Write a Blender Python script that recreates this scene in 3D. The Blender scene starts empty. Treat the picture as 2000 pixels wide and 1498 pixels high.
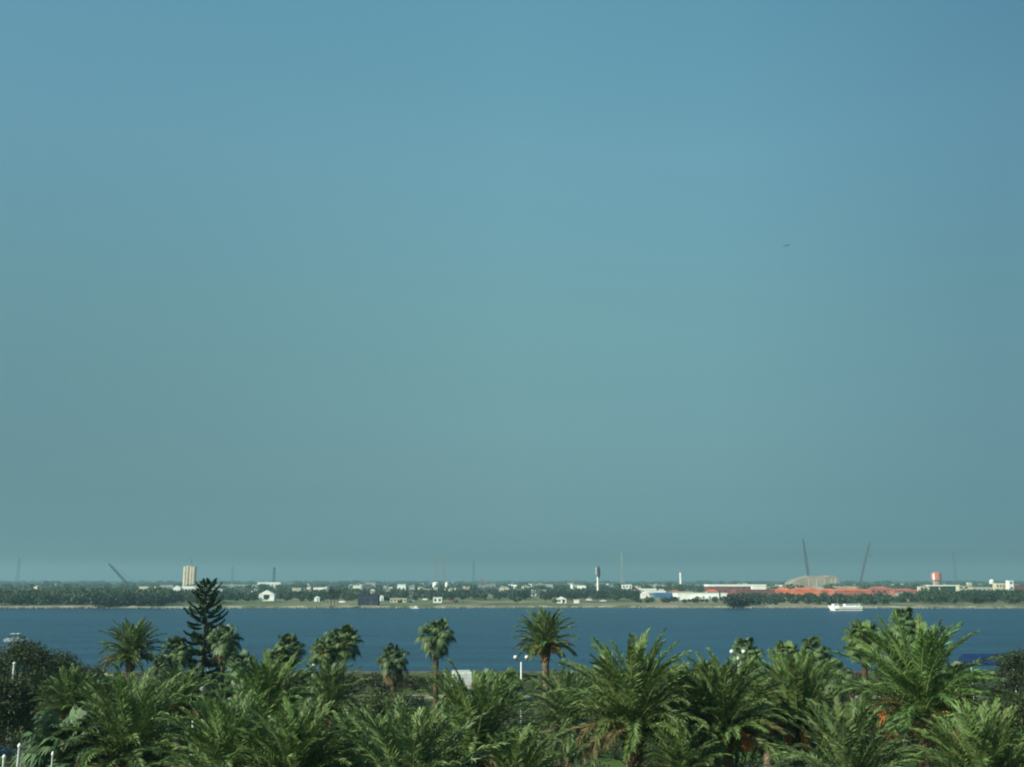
import bpy, math, random
import numpy as np
from mathutils import Vector, Matrix

R = math.radians
sc = bpy.context.scene
COL = sc.collection

# ------------------------------------------------------------------ camera
F = 1963.0                      # focal length in photo pixels (2000 wide)
PITCH = math.atan(385.0 / F)
CAMZ = 14.5
cam = bpy.data.cameras.new('camera')
cam.sensor_width = 36.0
cam.lens = 36.0 * F / 2000.0
cam.clip_start = 0.5
cam.clip_end = 60000
camo = bpy.data.objects.new('camera', cam)
camo.location = (0, 0, CAMZ)
camo.rotation_euler = (math.pi / 2 + PITCH, 0, 0)
COL.objects.link(camo)
sc.camera = camo
sc.cycles.filter_width = 2.0
sc.cycles.max_bounces = 6
sc.cycles.transparent_max_bounces = 8
sc.cycles.volume_bounces = 1

# ------------------------------------------------------------------ world and sun
SUN_EL, SUN_AZ = 30.0, -122.0   # azimuth clockwise from +Y (view direction)
w = bpy.data.worlds.new('World')
sc.world = w
w.use_nodes = True
nt = w.node_tree
nt.nodes.clear()
out = nt.nodes.new('ShaderNodeOutputWorld')
bg = nt.nodes.new('ShaderNodeBackground')
sky = nt.nodes.new('ShaderNodeTexSky')
sky.sky_type = 'NISHITA'
sky.sun_disc = False
sky.sun_elevation = R(SUN_EL)
sky.sun_rotation = R(SUN_AZ)
sky.altitude = 0
sky.air_density = 1.0
sky.dust_density = 2.0
sky.ozone_density = 1.0
tc = nt.nodes.new('ShaderNodeTexCoord')
sep = nt.nodes.new('ShaderNodeSeparateXYZ')
ramp = nt.nodes.new('ShaderNodeValToRGB')
cr = ramp.color_ramp
SKY_TINT = [(0.0, (0.019, 0.094, 0.215)), (0.015, (0.052, 0.164, 0.295)), (0.03, (0.199, 0.443, 0.641)), (0.05, (0.234, 0.436, 0.562)), (0.08, (0.253, 0.417, 0.463)), (0.12, (0.304, 0.454, 0.436)), (0.19, (0.394, 0.569, 0.47)), (0.26, (0.49, 0.71, 0.544)), (0.4, (0.65, 0.982, 0.779)), (0.53, (0.655, 1.118, 0.907)), (0.8, (0.415, 0.675, 0.605))]
while len(cr.elements) < len(SKY_TINT):
    cr.elements.new(0.5)
for e, (p, c) in zip(cr.elements, SKY_TINT):
    e.position = p
    e.color = (*c, 1)
mul = nt.nodes.new('ShaderNodeMix')
mul.data_type = 'RGBA'
mul.blend_type = 'MULTIPLY'
mul.inputs[0].default_value = 1.0
L = nt.links.new
L(tc.outputs['Generated'], sep.inputs[0])
L(sep.outputs[2], ramp.inputs[0])
L(sky.outputs[0], mul.inputs[6])
L(ramp.outputs[0], mul.inputs[7])
# side tint paints lens falloff into the sky, darker at both sides, most right
mr = nt.nodes.new('ShaderNodeValToRGB')
xr = nt.nodes.new('ShaderNodeMapRange'); xr.inputs[1].default_value = -1.0; xr.inputs[2].default_value = 1.0
L(sep.outputs[0], xr.inputs[0]); L(xr.outputs[0], mr.inputs[0])
SIDE = [(0.0, (0.75, 0.78, 0.80)), (0.28, (0.85, 0.885, 0.94)), (0.40, (0.96, 0.97, 0.985)), (0.5, (1, 1, 1)), (0.6, (0.90, 0.91, 0.93)), (0.715, (0.63, 0.66, 0.72)), (1.0, (0.55, 0.58, 0.64))]
while len(mr.color_ramp.elements) < len(SIDE):
    mr.color_ramp.elements.new(0.5)
for e, (p, c) in zip(mr.color_ramp.elements, SIDE):
    e.position = p; e.color = (*c, 1)
mul2 = nt.nodes.new('ShaderNodeMix'); mul2.data_type = 'RGBA'; mul2.blend_type = 'MULTIPLY'; mul2.inputs[0].default_value = 1.0
L(mul.outputs[2], mul2.inputs[6]); L(mr.outputs[0], mul2.inputs[7])
L(mul2.outputs[2], bg.inputs[0])
bg.inputs[1].default_value = 0.13
L(bg.outputs[0], out.inputs[0])

sun = bpy.data.lights.new('sun', 'SUN')
sun.energy = 4.4
sun.angle = R(0.53)
sun.color = (1.0, 0.95, 0.80)
suno = bpy.data.objects.new('sun', sun)
sv = Vector((math.sin(R(SUN_AZ)) * math.cos(R(SUN_EL)), math.cos(R(SUN_AZ)) * math.cos(R(SUN_EL)), math.sin(R(SUN_EL))))
suno.rotation_euler = sv.to_track_quat('Z', 'Y').to_euler()
suno.location = (0, -50, 60)
COL.objects.link(suno)

sc.view_settings.view_transform = 'Standard'
sc.view_settings.look = 'None'
sc.view_settings.exposure = 0.5
sc.view_settings.gamma = 1.0

# ------------------------------------------------------------------ helpers
def at(px, py, Y):
    """the point of the place at depth Y that the photo shows at px, py"""
    u, v = (px - 1000) / F, (749 - py) / F
    dy = math.cos(PITCH) - v * math.sin(PITCH)
    dz = math.sin(PITCH) + v * math.cos(PITCH)
    t = Y / dy
    return Vector((u * t, Y, CAMZ + dz * t))

def on(px, py, z):
    u, v = (px - 1000) / F, (749 - py) / F
    dy = math.cos(PITCH) - v * math.sin(PITCH)
    dz = math.sin(PITCH) + v * math.cos(PITCH)
    t = (z - CAMZ) / dz
    return Vector((u * t, dy * t, z))

def ppm(Y):
    """photo pixels per metre at depth Y near the horizon"""
    return 2000.0 / Y

def tag(o, label=None, cat=None, group=None, kind=None):
    if label: o['label'] = label
    if cat: o['category'] = cat
    if group: o['group'] = group
    if kind: o['kind'] = kind
    return o

def empty(name, loc, rz=0.0, label=None, cat=None, group=None):
    o = bpy.data.objects.new(name, None)
    o.empty_display_size = 0.5
    o.location = loc
    o.rotation_euler = (0, 0, rz)
    COL.objects.link(o)
    return tag(o, label, cat, group)

class MB:
    """collects faces, then links them as ONE mesh object"""
    def __init__(s):
        s.v = []; s.f = []; s.c = []; s.n = 0
    def add(s, verts, faces, col=(1, 1, 1)):
        s.v.append(np.asarray(verts, float).reshape(-1, 3))
        s.f.extend([tuple(i + s.n for i in f) for f in faces])
        k = len(s.v[-1])
        s.c.append(np.tile(np.array([*col, 1.0]), (k, 1)))
        s.n += k
    def addq(s, verts, cols, per=4):
        """verts (n*per,3): n faces of per corners"""
        verts = np.asarray(verts, float).reshape(-1, 3)
        k = len(verts)
        idx = (np.arange(k).reshape(-1, per) + s.n)
        s.v.append(verts); s.f.extend(map(tuple, idx.tolist()))
        cols = np.asarray(cols, float)
        if cols.ndim == 1: cols = np.tile(cols, (k // per, 1))
        cols = np.repeat(cols, per, axis=0)
        s.c.append(np.hstack([cols, np.ones((k, 1))]))
        s.n += k
    def box(s, c, d, col=(1, 1, 1), rz=0.0):
        x, y, z = d[0] / 2, d[1] / 2, d[2] / 2
        p = np.array([(a, b, e) for e in (-z, z) for a, b in ((-x, -y), (x, -y), (x, y), (-x, y))])
        if rz:
            ca, sa = math.cos(rz), math.sin(rz)
            p = np.stack([p[:, 0] * ca - p[:, 1] * sa, p[:, 0] * sa + p[:, 1] * ca, p[:, 2]], 1)
        s.add(p + np.array(c), [(3, 2, 1, 0), (4, 5, 6, 7), (0, 1, 5, 4), (1, 2, 6, 5), (2, 3, 7, 6), (3, 0, 4, 7)], col)
    def tube(s, pts, rad, n=8, col=(1, 1, 1), cap=True):
        pts = [Vector(p) for p in pts]
        if not hasattr(rad, '__len__'): rad = [rad] * len(pts)
        vs, fs = [], []
        ref = Vector((0, 0, 1))
        for i, p in enumerate(pts):
            t = (pts[min(i + 1, len(pts) - 1)] - pts[max(i - 1, 0)]).normalized()
            a = t.cross(ref if abs(t.z) < 0.95 else Vector((1, 0, 0))).normalized()
            b = t.cross(a)
            for k in range(n):
                q = 2 * math.pi * k / n
                vs.append(p + (a * math.cos(q) + b * math.sin(q)) * rad[i])
        for i in range(len(pts) - 1):
            for k in range(n):
                k2 = (k + 1) % n
                fs.append((i * n + k, i * n + k2, (i + 1) * n + k2, (i + 1) * n + k))
        if cap:
            fs.append(tuple(range(n - 1, -1, -1)))
            fs.append(tuple((len(pts) - 1) * n + k for k in range(n)))
        s.add([tuple(v) for v in vs], fs, col)
    def lathe(s, prof, c=(0, 0, 0), n=16, col=(1, 1, 1)):
        s.tube([(c[0], c[1], c[2] + z) for r, z in prof], [r for r, z in prof], n, col)
    def sphere(s, c, r, seg=12, rings=8, col=(1, 1, 1), sx=1, sy=1, sz=1):
        vs, fs = [(c[0], c[1], c[2] - r * sz)], []
        for i in range(1, rings):
            a = -math.pi / 2 + math.pi * i / rings
            for k in range(seg):
                q = 2 * math.pi * k / seg
                vs.append((c[0] + r * sx * math.cos(a) * math.cos(q), c[1] + r * sy * math.cos(a) * math.sin(q), c[2] + r * sz * math.sin(a)))
        vs.append((c[0], c[1], c[2] + r * sz))
        for k in range(seg):
            fs.append((0, 1 + (k + 1) % seg, 1 + k))
            fs.append((len(vs) - 1, 1 + (rings - 2) * seg + k, 1 + (rings - 2) * seg + (k + 1) % seg))
        for i in range(rings - 2):
            for k in range(seg):
                a, b = 1 + i * seg + k, 1 + i * seg + (k + 1) % seg
                fs.append((a, b, b + seg, a + seg))
        s.add(vs, fs, col)
    def mesh(s, name, m, smooth=False):
        me = bpy.data.meshes.new(name)
        V = np.vstack(s.v)
        me.from_pydata(V.tolist(), [], s.f)
        at_ = me.color_attributes.new('tint', 'FLOAT_COLOR', 'POINT')
        at_.data.foreach_set('color', np.vstack(s.c).astype(np.float32).ravel())
        me.materials.append(m)
        if smooth:
            me.polygons.foreach_set('use_smooth', [True] * len(me.polygons))
        me.update()
        return me
    def build(s, name, m, parent=None, loc=None, smooth=False):
        return link(name, s.mesh(name, m, smooth), parent, loc)

def link(name, me, parent=None, loc=None):
    o = bpy.data.objects.new(name, me)
    COL.objects.link(o)
    if parent: o.parent = parent
    if loc is not None: o.location = loc
    return o

def copy_tree(o, parent=None):
    c = o.copy()
    COL.objects.link(c)
    c.parent = parent
    for ch in [x for x in bpy.data.objects if x.parent == o]:
        copy_tree(ch, c)
    return c

# ------------------------------------------------------------------ materials
def mat(name, col, rough=0.6, var=0.15, scale=3.0, spec=0.4, tint=False, metal=0.0, coords='Object', bump=0.0, col2=None, detail=4.0, translucent=0.0, stretch=(1, 1, 1)):
    m = bpy.data.materials.new(name)
    m.use_nodes = True
    t = m.node_tree
    b = t.nodes['Principled BSDF']
    b.inputs['Roughness'].default_value = rough
    b.inputs['Specular IOR Level'].default_value = spec
    b.inputs['Metallic'].default_value = metal
    c = t.nodes.new('ShaderNodeTexCoord')
    mp = t.nodes.new('ShaderNodeMapping')
    mp.inputs['Scale'].default_value = stretch
    n = t.nodes.new('ShaderNodeTexNoise')
    n.inputs['Scale'].default_value = scale
    n.inputs['Detail'].default_value = detail
    t.links.new(c.outputs[coords], mp.inputs[0])
    t.links.new(mp.outputs[0], n.inputs['Vector'])
    r = t.nodes.new('ShaderNodeValToRGB')
    r.color_ramp.elements[0].position = 0.35
    r.color_ramp.elements[1].position = 0.65
    c2 = col2 if col2 else tuple(min(1, x * (1 + var)) for x in col)
    c1 = col if col2 else tuple(x * (1 - var) for x in col)
    r.color_ramp.elements[0].color = (*c1, 1)
    r.color_ramp.elements[1].color = (*c2, 1)
    t.links.new(n.outputs[0], r.inputs[0])
    src = r.outputs[0]
    if tint:
        a = t.nodes.new('ShaderNodeAttribute')
        a.attribute_name = 'tint'
        mx = t.nodes.new('ShaderNodeMix')
        mx.data_type = 'RGBA'; mx.blend_type = 'MULTIPLY'
        mx.inputs[0].default_value = 1.0
        t.links.new(src, mx.inputs[6]); t.links.new(a.outputs['Color'], mx.inputs[7])
        src = mx.outputs[2]
    t.links.new(src, b.inputs['Base Color'])
    if bump:
        bp = t.nodes.new('ShaderNodeBump')
        bp.inputs['Strength'].default_value = bump
        t.links.new(n.outputs[0], bp.inputs['Height'])
        t.links.new(bp.outputs[0], b.inputs['Normal'])
    if translucent:
        tr = t.nodes.new('ShaderNodeBsdfTranslucent')
        t.links.new(src, tr.inputs[0])
        ms = t.nodes.new('ShaderNodeMixShader')
        ms.inputs[0].default_value = translucent
        t.links.new(b.outputs[0], ms.inputs[1]); t.links.new(tr.outputs[0], ms.inputs[2])
        t.links.new(ms.outputs[0], t.nodes['Material Output'].inputs[0])
    return m

M = {}
M['frond'] = mat('frond_leaf', (1, 1, 1), 0.5, 0.12, 0.8, 0.32, tint=True, translucent=0.08)
M['leaf'] = mat('broad_leaf', (1, 1, 1), 0.6, 0.15, 0.6, 0.35, tint=True, translucent=0.18)
M['needle'] = mat('pine_needle', (1, 1, 1), 0.6, 0.12, 1.0, 0.3, tint=True, translucent=0.1)
M['dead'] = mat('dead_frond', (1, 1, 1), 0.85, 0.2, 1.5, 0.1, tint=True, translucent=0.15)
M['fruit'] = mat('date_fruit', (0.46, 0.16, 0.05), 0.6, 0.3, 6.0, 0.3)
M['bark'] = mat('palm_bark', (0.15, 0.11, 0.075), 0.95, 0.4, 5.0, 0.1, bump=0.6, stretch=(1, 1, 3), tint=True)
M['wood'] = mat('tree_bark', (0.06, 0.05, 0.038), 0.95, 0.4, 6.0, 0.1, bump=0.5)
M['white'] = mat('white_paint', (0.78, 0.80, 0.76), 0.5, 0.05, 0.4)
M['weathered'] = mat('weathered_white', (0.46, 0.49, 0.47), 0.6, 0.22, 2.5)
M['whiteroof'] = mat('white_roof', (0.80, 0.80, 0.76), 0.6, 0.08, 0.2)
M['cream'] = mat('cream_wall', (0.55, 0.52, 0.38), 0.8, 0.12, 0.2)
M['concrete'] = mat('concrete', (0.42, 0.40, 0.34), 0.9, 0.15, 0.3)
M['grey'] = mat('grey_metal', (0.25, 0.27, 0.27), 0.6, 0.15, 0.3)
M['darkgrey'] = mat('dark_metal', (0.06, 0.07, 0.08), 0.6, 0.2, 1.0)
M['navy'] = mat('navy_wall', (0.02, 0.028, 0.06), 0.7, 0.25, 0.2)
M['window'] = mat('window_glass', (0.03, 0.04, 0.05), 0.15, 0.2, 0.5, 0.6)
M['maroon'] = mat('maroon_wall', (0.16, 0.06, 0.055), 0.8, 0.2, 0.2)
M['orange'] = mat('orange_roof', (0.62, 0.16, 0.07), 0.6, 0.2, 0.15)
M['redroof'] = mat('red_roof', (0.40, 0.12, 0.08), 0.7, 0.2, 0.1)
M['redtank'] = mat('red_tank', (0.55, 0.16, 0.12), 0.6, 0.15, 0.2)
M['blueroof'] = mat('blue_roof', (0.06, 0.16, 0.30), 0.5, 0.15, 0.2)
M['greyroof'] = mat('grey_green_roof', (0.22, 0.29, 0.25), 0.7, 0.12, 0.1)
M['tan'] = mat('tan_stone', (0.34, 0.28, 0.20), 0.95, 0.25, 0.06)
M['silo'] = mat('silo_concrete', (0.52, 0.45, 0.34), 0.9, 0.12, 0.2)
M['bluetarp'] = mat('blue_canvas', (0.008, 0.025, 0.085), 0.6, 0.2, 2.0)
M['bluecar'] = mat('blue_paint', (0.03, 0.09, 0.22), 0.35, 0.1, 2.0)
M['seawall'] = mat('weathered_stone', (0.10, 0.095, 0.075), 0.95, 0.35, 0.8, bump=0.5)
M['glassy'] = mat('lamp_globe', (0.62, 0.64, 0.60), 0.25, 0.03, 4.0)
M['rubber'] = mat('rubber', (0.02, 0.02, 0.02), 0.9, 0.2, 3.0)
M['mast'] = mat('mast_steel', (0.05, 0.06, 0.075), 0.7, 0.2, 0.3)
M['redmast'] = mat('red_mast_steel', (0.30, 0.16, 0.16), 0.7, 0.2, 0.1)
M['carpaint'] = mat('car_paint', (1, 1, 1), 0.35, 0.04, 1.0, 0.5, tint=True)
M['plumage'] = mat('plumage', (0.26, 0.25, 0.24), 0.8, 0.3, 6.0)
M['asphalt'] = mat('asphalt', (0.055, 0.055, 0.052), 0.9, 0.25, 2.0)
M['paving'] = mat('paving', (0.30, 0.26, 0.20), 0.9, 0.2, 1.2)
M['rock'] = mat('rock', (0.20, 0.19, 0.16), 0.95, 0.4, 0.5, bump=0.5)

def ground_mat(name, cols, scales, stretch=(1, 1, 1), rough=0.95):
    """two noises in world metres blend three ground colours"""
    m = bpy.data.materials.new(name); m.use_nodes = True
    t = m.node_tree; b = t.nodes['Principled BSDF']
    b.inputs['Roughness'].default_value = rough
    b.inputs['Specular IOR Level'].default_value = 0.15
    c = t.nodes.new('ShaderNodeTexCoord')
    mp = t.nodes.new('ShaderNodeMapping'); mp.inputs['Scale'].default_value = stretch
    t.links.new(c.outputs['Object'], mp.inputs[0])
    prev = None
    for i, s_ in enumerate(scales):
        n = t.nodes.new('ShaderNodeTexNoise'); n.inputs['Scale'].default_value = s_; n.inputs['Detail'].default_value = 6
        t.links.new(mp.outputs[0], n.inputs['Vector'])
        r = t.nodes.new('ShaderNodeValToRGB')
        r.color_ramp.elements[0].position = 0.45; r.color_ramp.elements[1].position = 0.58
        t.links.new(n.outputs[0], r.inputs[0])
        mx = t.nodes.new('ShaderNodeMix'); mx.data_type = 'RGBA'
        t.links.new(r.outputs[0], mx.inputs[0])
        if prev is None: mx.inputs[6].default_value = (*cols[0], 1)
        else: t.links.new(prev, mx.inputs[6])
        mx.inputs[7].default_value = (*cols[i + 1], 1)
        prev = mx.outputs[2]
    t.links.new(prev, b.inputs['Base Color'])
    return m

M['farland'] = ground_mat('far_land', [(0.07, 0.11, 0.05), (0.14, 0.17, 0.08), (0.24, 0.21, 0.14)], [0.012, 0.02], (1, 0.35, 1))
M['lawn'] = ground_mat('lawn', [(0.045, 0.09, 0.02), (0.07, 0.12, 0.03), (0.05, 0.06, 0.03)], [0.35, 0.12])
M['sand'] = ground_mat('sand', [(0.33, 0.30, 0.23), (0.22, 0.22, 0.15), (0.40, 0.38, 0.30)], [0.05, 0.2])
M['bank'] = ground_mat('bank', [(0.18, 0.18, 0.13), (0.07, 0.10, 0.05), (0.26, 0.25, 0.20)], [0.035, 0.09])
M['hill'] = ground_mat('hill', [(0.05, 0.08, 0.06), (0.07, 0.10, 0.07), (0.09, 0.11, 0.08)], [0.002, 0.004])

def water_mat():
    m = bpy.data.materials.new('channel_water'); m.use_nodes = True
    t = m.node_tree; b = t.nodes['Principled BSDF']
    b.inputs['IOR'].default_value = 1.33
    c = t.nodes.new('ShaderNodeTexCoord')
    # wind streaks: rougher and smoother bands, and a slow change of the water's own colour
    mp = t.nodes.new('ShaderNodeMapping'); mp.inputs['Scale'].default_value = (0.012, 0.085, 1)
    n = t.nodes.new('ShaderNodeTexNoise'); n.inputs['Scale'].default_value = 1.0; n.inputs['Detail'].default_value = 9; n.inputs['Roughness'].default_value = 0.68
    t.links.new(c.outputs['Object'], mp.inputs[0]); t.links.new(mp.outputs[0], n.inputs['Vector'])
    r = t.nodes.new('ShaderNodeMapRange'); r.inputs[1].default_value = 0.3; r.inputs[2].default_value = 0.7
    r.inputs[3].default_value = 0.25; r.inputs[4].default_value = 0.42
    t.links.new(n.outputs[0], r.inputs[0]); t.links.new(r.outputs[0], b.inputs['Roughness'])
    cr_ = t.nodes.new('ShaderNodeValToRGB')
    cr_.color_ramp.elements[0].position = 0.38; cr_.color_ramp.elements[1].position = 0.62
    cr_.color_ramp.elements[0].color = (*WATER_A, 1); cr_.color_ramp.elements[1].color = (*WATER_B, 1)
    t.links.new(n.outputs[0], cr_.inputs[0]); t.links.new(cr_.outputs[0], b.inputs['Base Color'])
    mp2 = t.nodes.new('ShaderNodeMapping'); mp2.inputs['Scale'].default_value = (0.35, 0.8, 1)
    n2 = t.nodes.new('ShaderNodeTexNoise'); n2.inputs['Scale'].default_value = 1.0; n2.inputs['Detail'].default_value = 6; n2.inputs['Roughness'].default_value = 0.6
    t.links.new(c.outputs['Object'], mp2.inputs[0]); t.links.new(mp2.outputs[0], n2.inputs['Vector'])
    bp = t.nodes.new('ShaderNodeBump'); bp.inputs['Strength'].default_value = 0.9; bp.inputs['Distance'].default_value = 1.2
    t.links.new(n2.outputs[0], bp.inputs['Height']); t.links.new(bp.outputs[0], b.inputs['Normal'])
    return m
WATER_A, WATER_B = (0.003, 0.026, 0.064), (0.018, 0.078, 0.132)
M['water'] = water_mat()

# ------------------------------------------------------------------ the setting
GZ = 1.5            # near ground height
FZ = 1.0            # far ground height
SHORE = 150.0       # near sea wall
FAR = float(on(1000, 1187, 0).y)   # far waterline

mb = MB(); mb.add([(-9500, -200, 0), (9500, -200, 0), (9500, 10200, 0), (-9500, 10200, 0)], [(0, 1, 2, 3)])
tag(mb.build('water', M['water']), 'blue channel water rippled by wind', kind='structure')

# near park ground as one solid slab with a gently uneven top and a vertical sea wall edge
rng = np.random.default_rng(3)
def sheet(name, xs, ys, zf, m, z0=None, label=None):
    X, Y = np.meshgrid(xs, ys)
    Z = zf(X, Y)
    nx, ny = len(xs), len(ys)
    v = np.stack([X.ravel(), Y.ravel(), Z.ravel()], 1).tolist()
    f = [(j * nx + i, j * nx + i + 1, (j + 1) * nx + i + 1, (j + 1) * nx + i) for j in range(ny - 1) for i in range(nx - 1)]
    b = MB(); b.add(v, f)
    if z0 is not None:
        for row, flip in ((0, False), (ny - 1, True)):
            for i in range(nx - 1):
                a, c_ = v[row * nx + i], v[row * nx + i + 1]
                q = [a, c_, (c_[0], c_[1], z0), (a[0], a[1], z0)]
                b.add(q if flip else q[::-1], [(0, 1, 2, 3)])
    return tag(b.build(name, m), label, kind='structure')

sheet('ground', np.linspace(-400, 400, 81), np.linspace(-60, SHORE, 43),
      lambda x, y: GZ + 0.12 * np.sin(x * 0.11) * np.cos(y * 0.13), M['lawn'], -0.5, 'green park lawn under the palms')
mb = MB(); mb.box((0, SHORE + 0.35, 0.45), (800, 0.7, 2.5))
tag(mb.build('sea_wall', M['seawall']), 'low weathered sea wall along the near edge of the channel', 'wall')

# far land: uneven shore line
def shore_y(x):
    return FAR + 5 * np.sin(x * 0.013 + 1) + 3 * np.sin(x * 0.047) + 1.5 * np.sin(x * 0.19)
xs = np.concatenate([np.linspace(-9400, -500, 60), np.linspace(-490, 490, 300), np.linspace(500, 9400, 60)])
ysr = np.concatenate([[0, 1.5, 4, 9, 18, 40, 80, 140], np.linspace(220, 9500 - FAR, 40)])
X = np.tile(xs, (len(ysr), 1)); Yr = np.tile(ysr[:, None], (1, len(xs)))
Yf = Yr + shore_y(X) * np.clip(1 - Yr / 200, 0, 1) + FAR * np.clip(Yr / 200, 0, 1)
Zf = np.where(Yr < 1, -0.3, np.where(Yr < 3, 0.5, FZ + 0.25 * np.sin(X * 0.02) * np.cos(Yr * 0.03)))
nx = len(xs); b = MB()
b.add(np.stack([X.ravel(), Yf.ravel(), Zf.ravel()], 1), [(j * nx + i, j * nx + i + 1, (j + 1) * nx + i + 1, (j + 1) * nx + i) for j in range(len(ysr) - 1) for i in range(nx - 1)])
tag(b.build('far_land', M['farland']), 'flat green and tan land across the channel', kind='structure')

# pale beach / rock edge along the far waterline
def strip(name, x0, x1, d0, d1, z, m, label, zj=0.25):
    xs_ = np.arange(x0, x1, 3.0); vs = []; fs = []
    r_ = np.random.default_rng(int(abs(x0) + d0))
    for i, x in enumerate(xs_):
        y = shore_y(np.array(x))
        vs += [(x, y + d0 + r_.uniform(-.5, .5), -0.2), (x, y + (d0 + d1) / 2 + r_.uniform(-.6, .6), z + r_.uniform(-zj, zj)), (x, y + d1, FZ - 0.3)]
        if i: a = i * 3; fs += [(a - 3, a, a + 1, a - 2), (a - 2, a + 1, a + 2, a - 1)]
    b = MB(); b.add(vs, fs)
    return tag(b.build(name, m), label, kind='structure')
strip('beach', -300, 300, -2.2, 3.5, 1.15, M['bank'], 'pale sand and gravel strip along the far waterline')

# low hills on the horizon
def ridge(name, x0, x1, Y, h, seed, m, label, taper=True, step=60):
    r_ = np.random.default_rng(seed)
    xs_ = np.arange(x0, x1 + 1, step); k = len(xs_)
    base = np.interp(np.arange(k), np.arange(0, k, 4), r_.uniform(0.75, 1.0, len(np.arange(0, k, 4)))) + r_.uniform(-0.06, 0.06, k)
    prof = base * h * (np.sin(np.pi * np.clip(np.arange(k) / (k - 1), 0, 1)) ** 0.6 if taper else 1)
    vs, fs = [], []
    for i, x in enumerate(xs_):
        vs += [(x, Y - 500, 0.5), (x, Y - 180, prof[i] * 0.72), (x, Y, max(prof[i], .6)), (x, Y + 500, 0.5)]
        if i: a = 4 * i; fs += [(a - 4, a, a + 1, a - 3), (a - 3, a + 1, a + 2, a - 2), (a - 2, a + 2, a + 3, a - 1)][:2] + [(a - 2, a + 2, a + 3, a - 1)]
    b = MB(); b.add(vs, fs)
    return tag(b.build(name, m, smooth=True), label, kind='structure')
p0, p1 = at(880, 1134, 8500), at(1215, 1134, 8500)
ridge('hill', p0.x, p1.x, 8500, at(1040, 1127, 8500).z, 5, M['hill'], 'low hazy blue green rise on the horizon')
ridge('horizon_woodland', -9000, 9000, 9000, 17.5, 9, M['hill'], 'flat wooded horizon line', taper=False)

# sand banks on the far shore
def mound(px0, px1, ytop, Y, depth, m, name, label):
    a, c_ = at(px0, 1134, Y), at(px1, 1134, Y); zt = at((px0 + px1) / 2, ytop, Y).z
    r_ = np.random.default_rng(int(px0)); n_ = 40; vs = []; fs = []
    for j in range(7):
        for i in range(n_ + 1):
            u = i / n_; v = j / 6
            e = min(1, 6 * u, 6 * (1 - u)) * math.sin(math.pi * v) ** 0.5
            vs.append((a.x + (c_.x - a.x) * u, Y + depth * v, FZ - 0.4 + (zt - FZ) * e * (0.8 + 0.2 * r_.random())))
            if i and j: q = j * (n_ + 1) + i; fs.append((q - n_ - 2, q - n_ - 1, q, q - 1))
    b = MB(); b.add(vs, fs)
    return tag(b.build(name, m), label, kind='structure')
mound(1235, 1475, 1140, 1500, 120, M['sand'], 'sand_bank', 'long beige bank of dredged sand behind the far buildings')
mound(1440, 1800, 1143, 1350, 90, M['sand'], 'sand_terrace', 'beige terrace behind the orange roofs')
mound(420, 560, 1172, 640, 20, M['farland'], 'grass_bank', 'green grass bank at the far waterline')

# ------------------------------------------------------------------ foliage builders
def norm(a): return a / np.maximum(1e-9, np.linalg.norm(a, axis=-1, keepdims=True))

def leaf_quads(r_, C, size, n):
    """n random diamond leaves round centres C (n,3)"""
    d = norm(r_.normal(size=(n, 3))); e = norm(np.cross(d, r_.normal(size=(n, 3))))
    s_ = size * r_.uniform(0.6, 1.3, (n, 1))
    return np.stack([C - d * s_, C + e * s_ * 0.45, C + d * s_, C - e * s_ * 0.45], 1).reshape(-1, 3)

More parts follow.
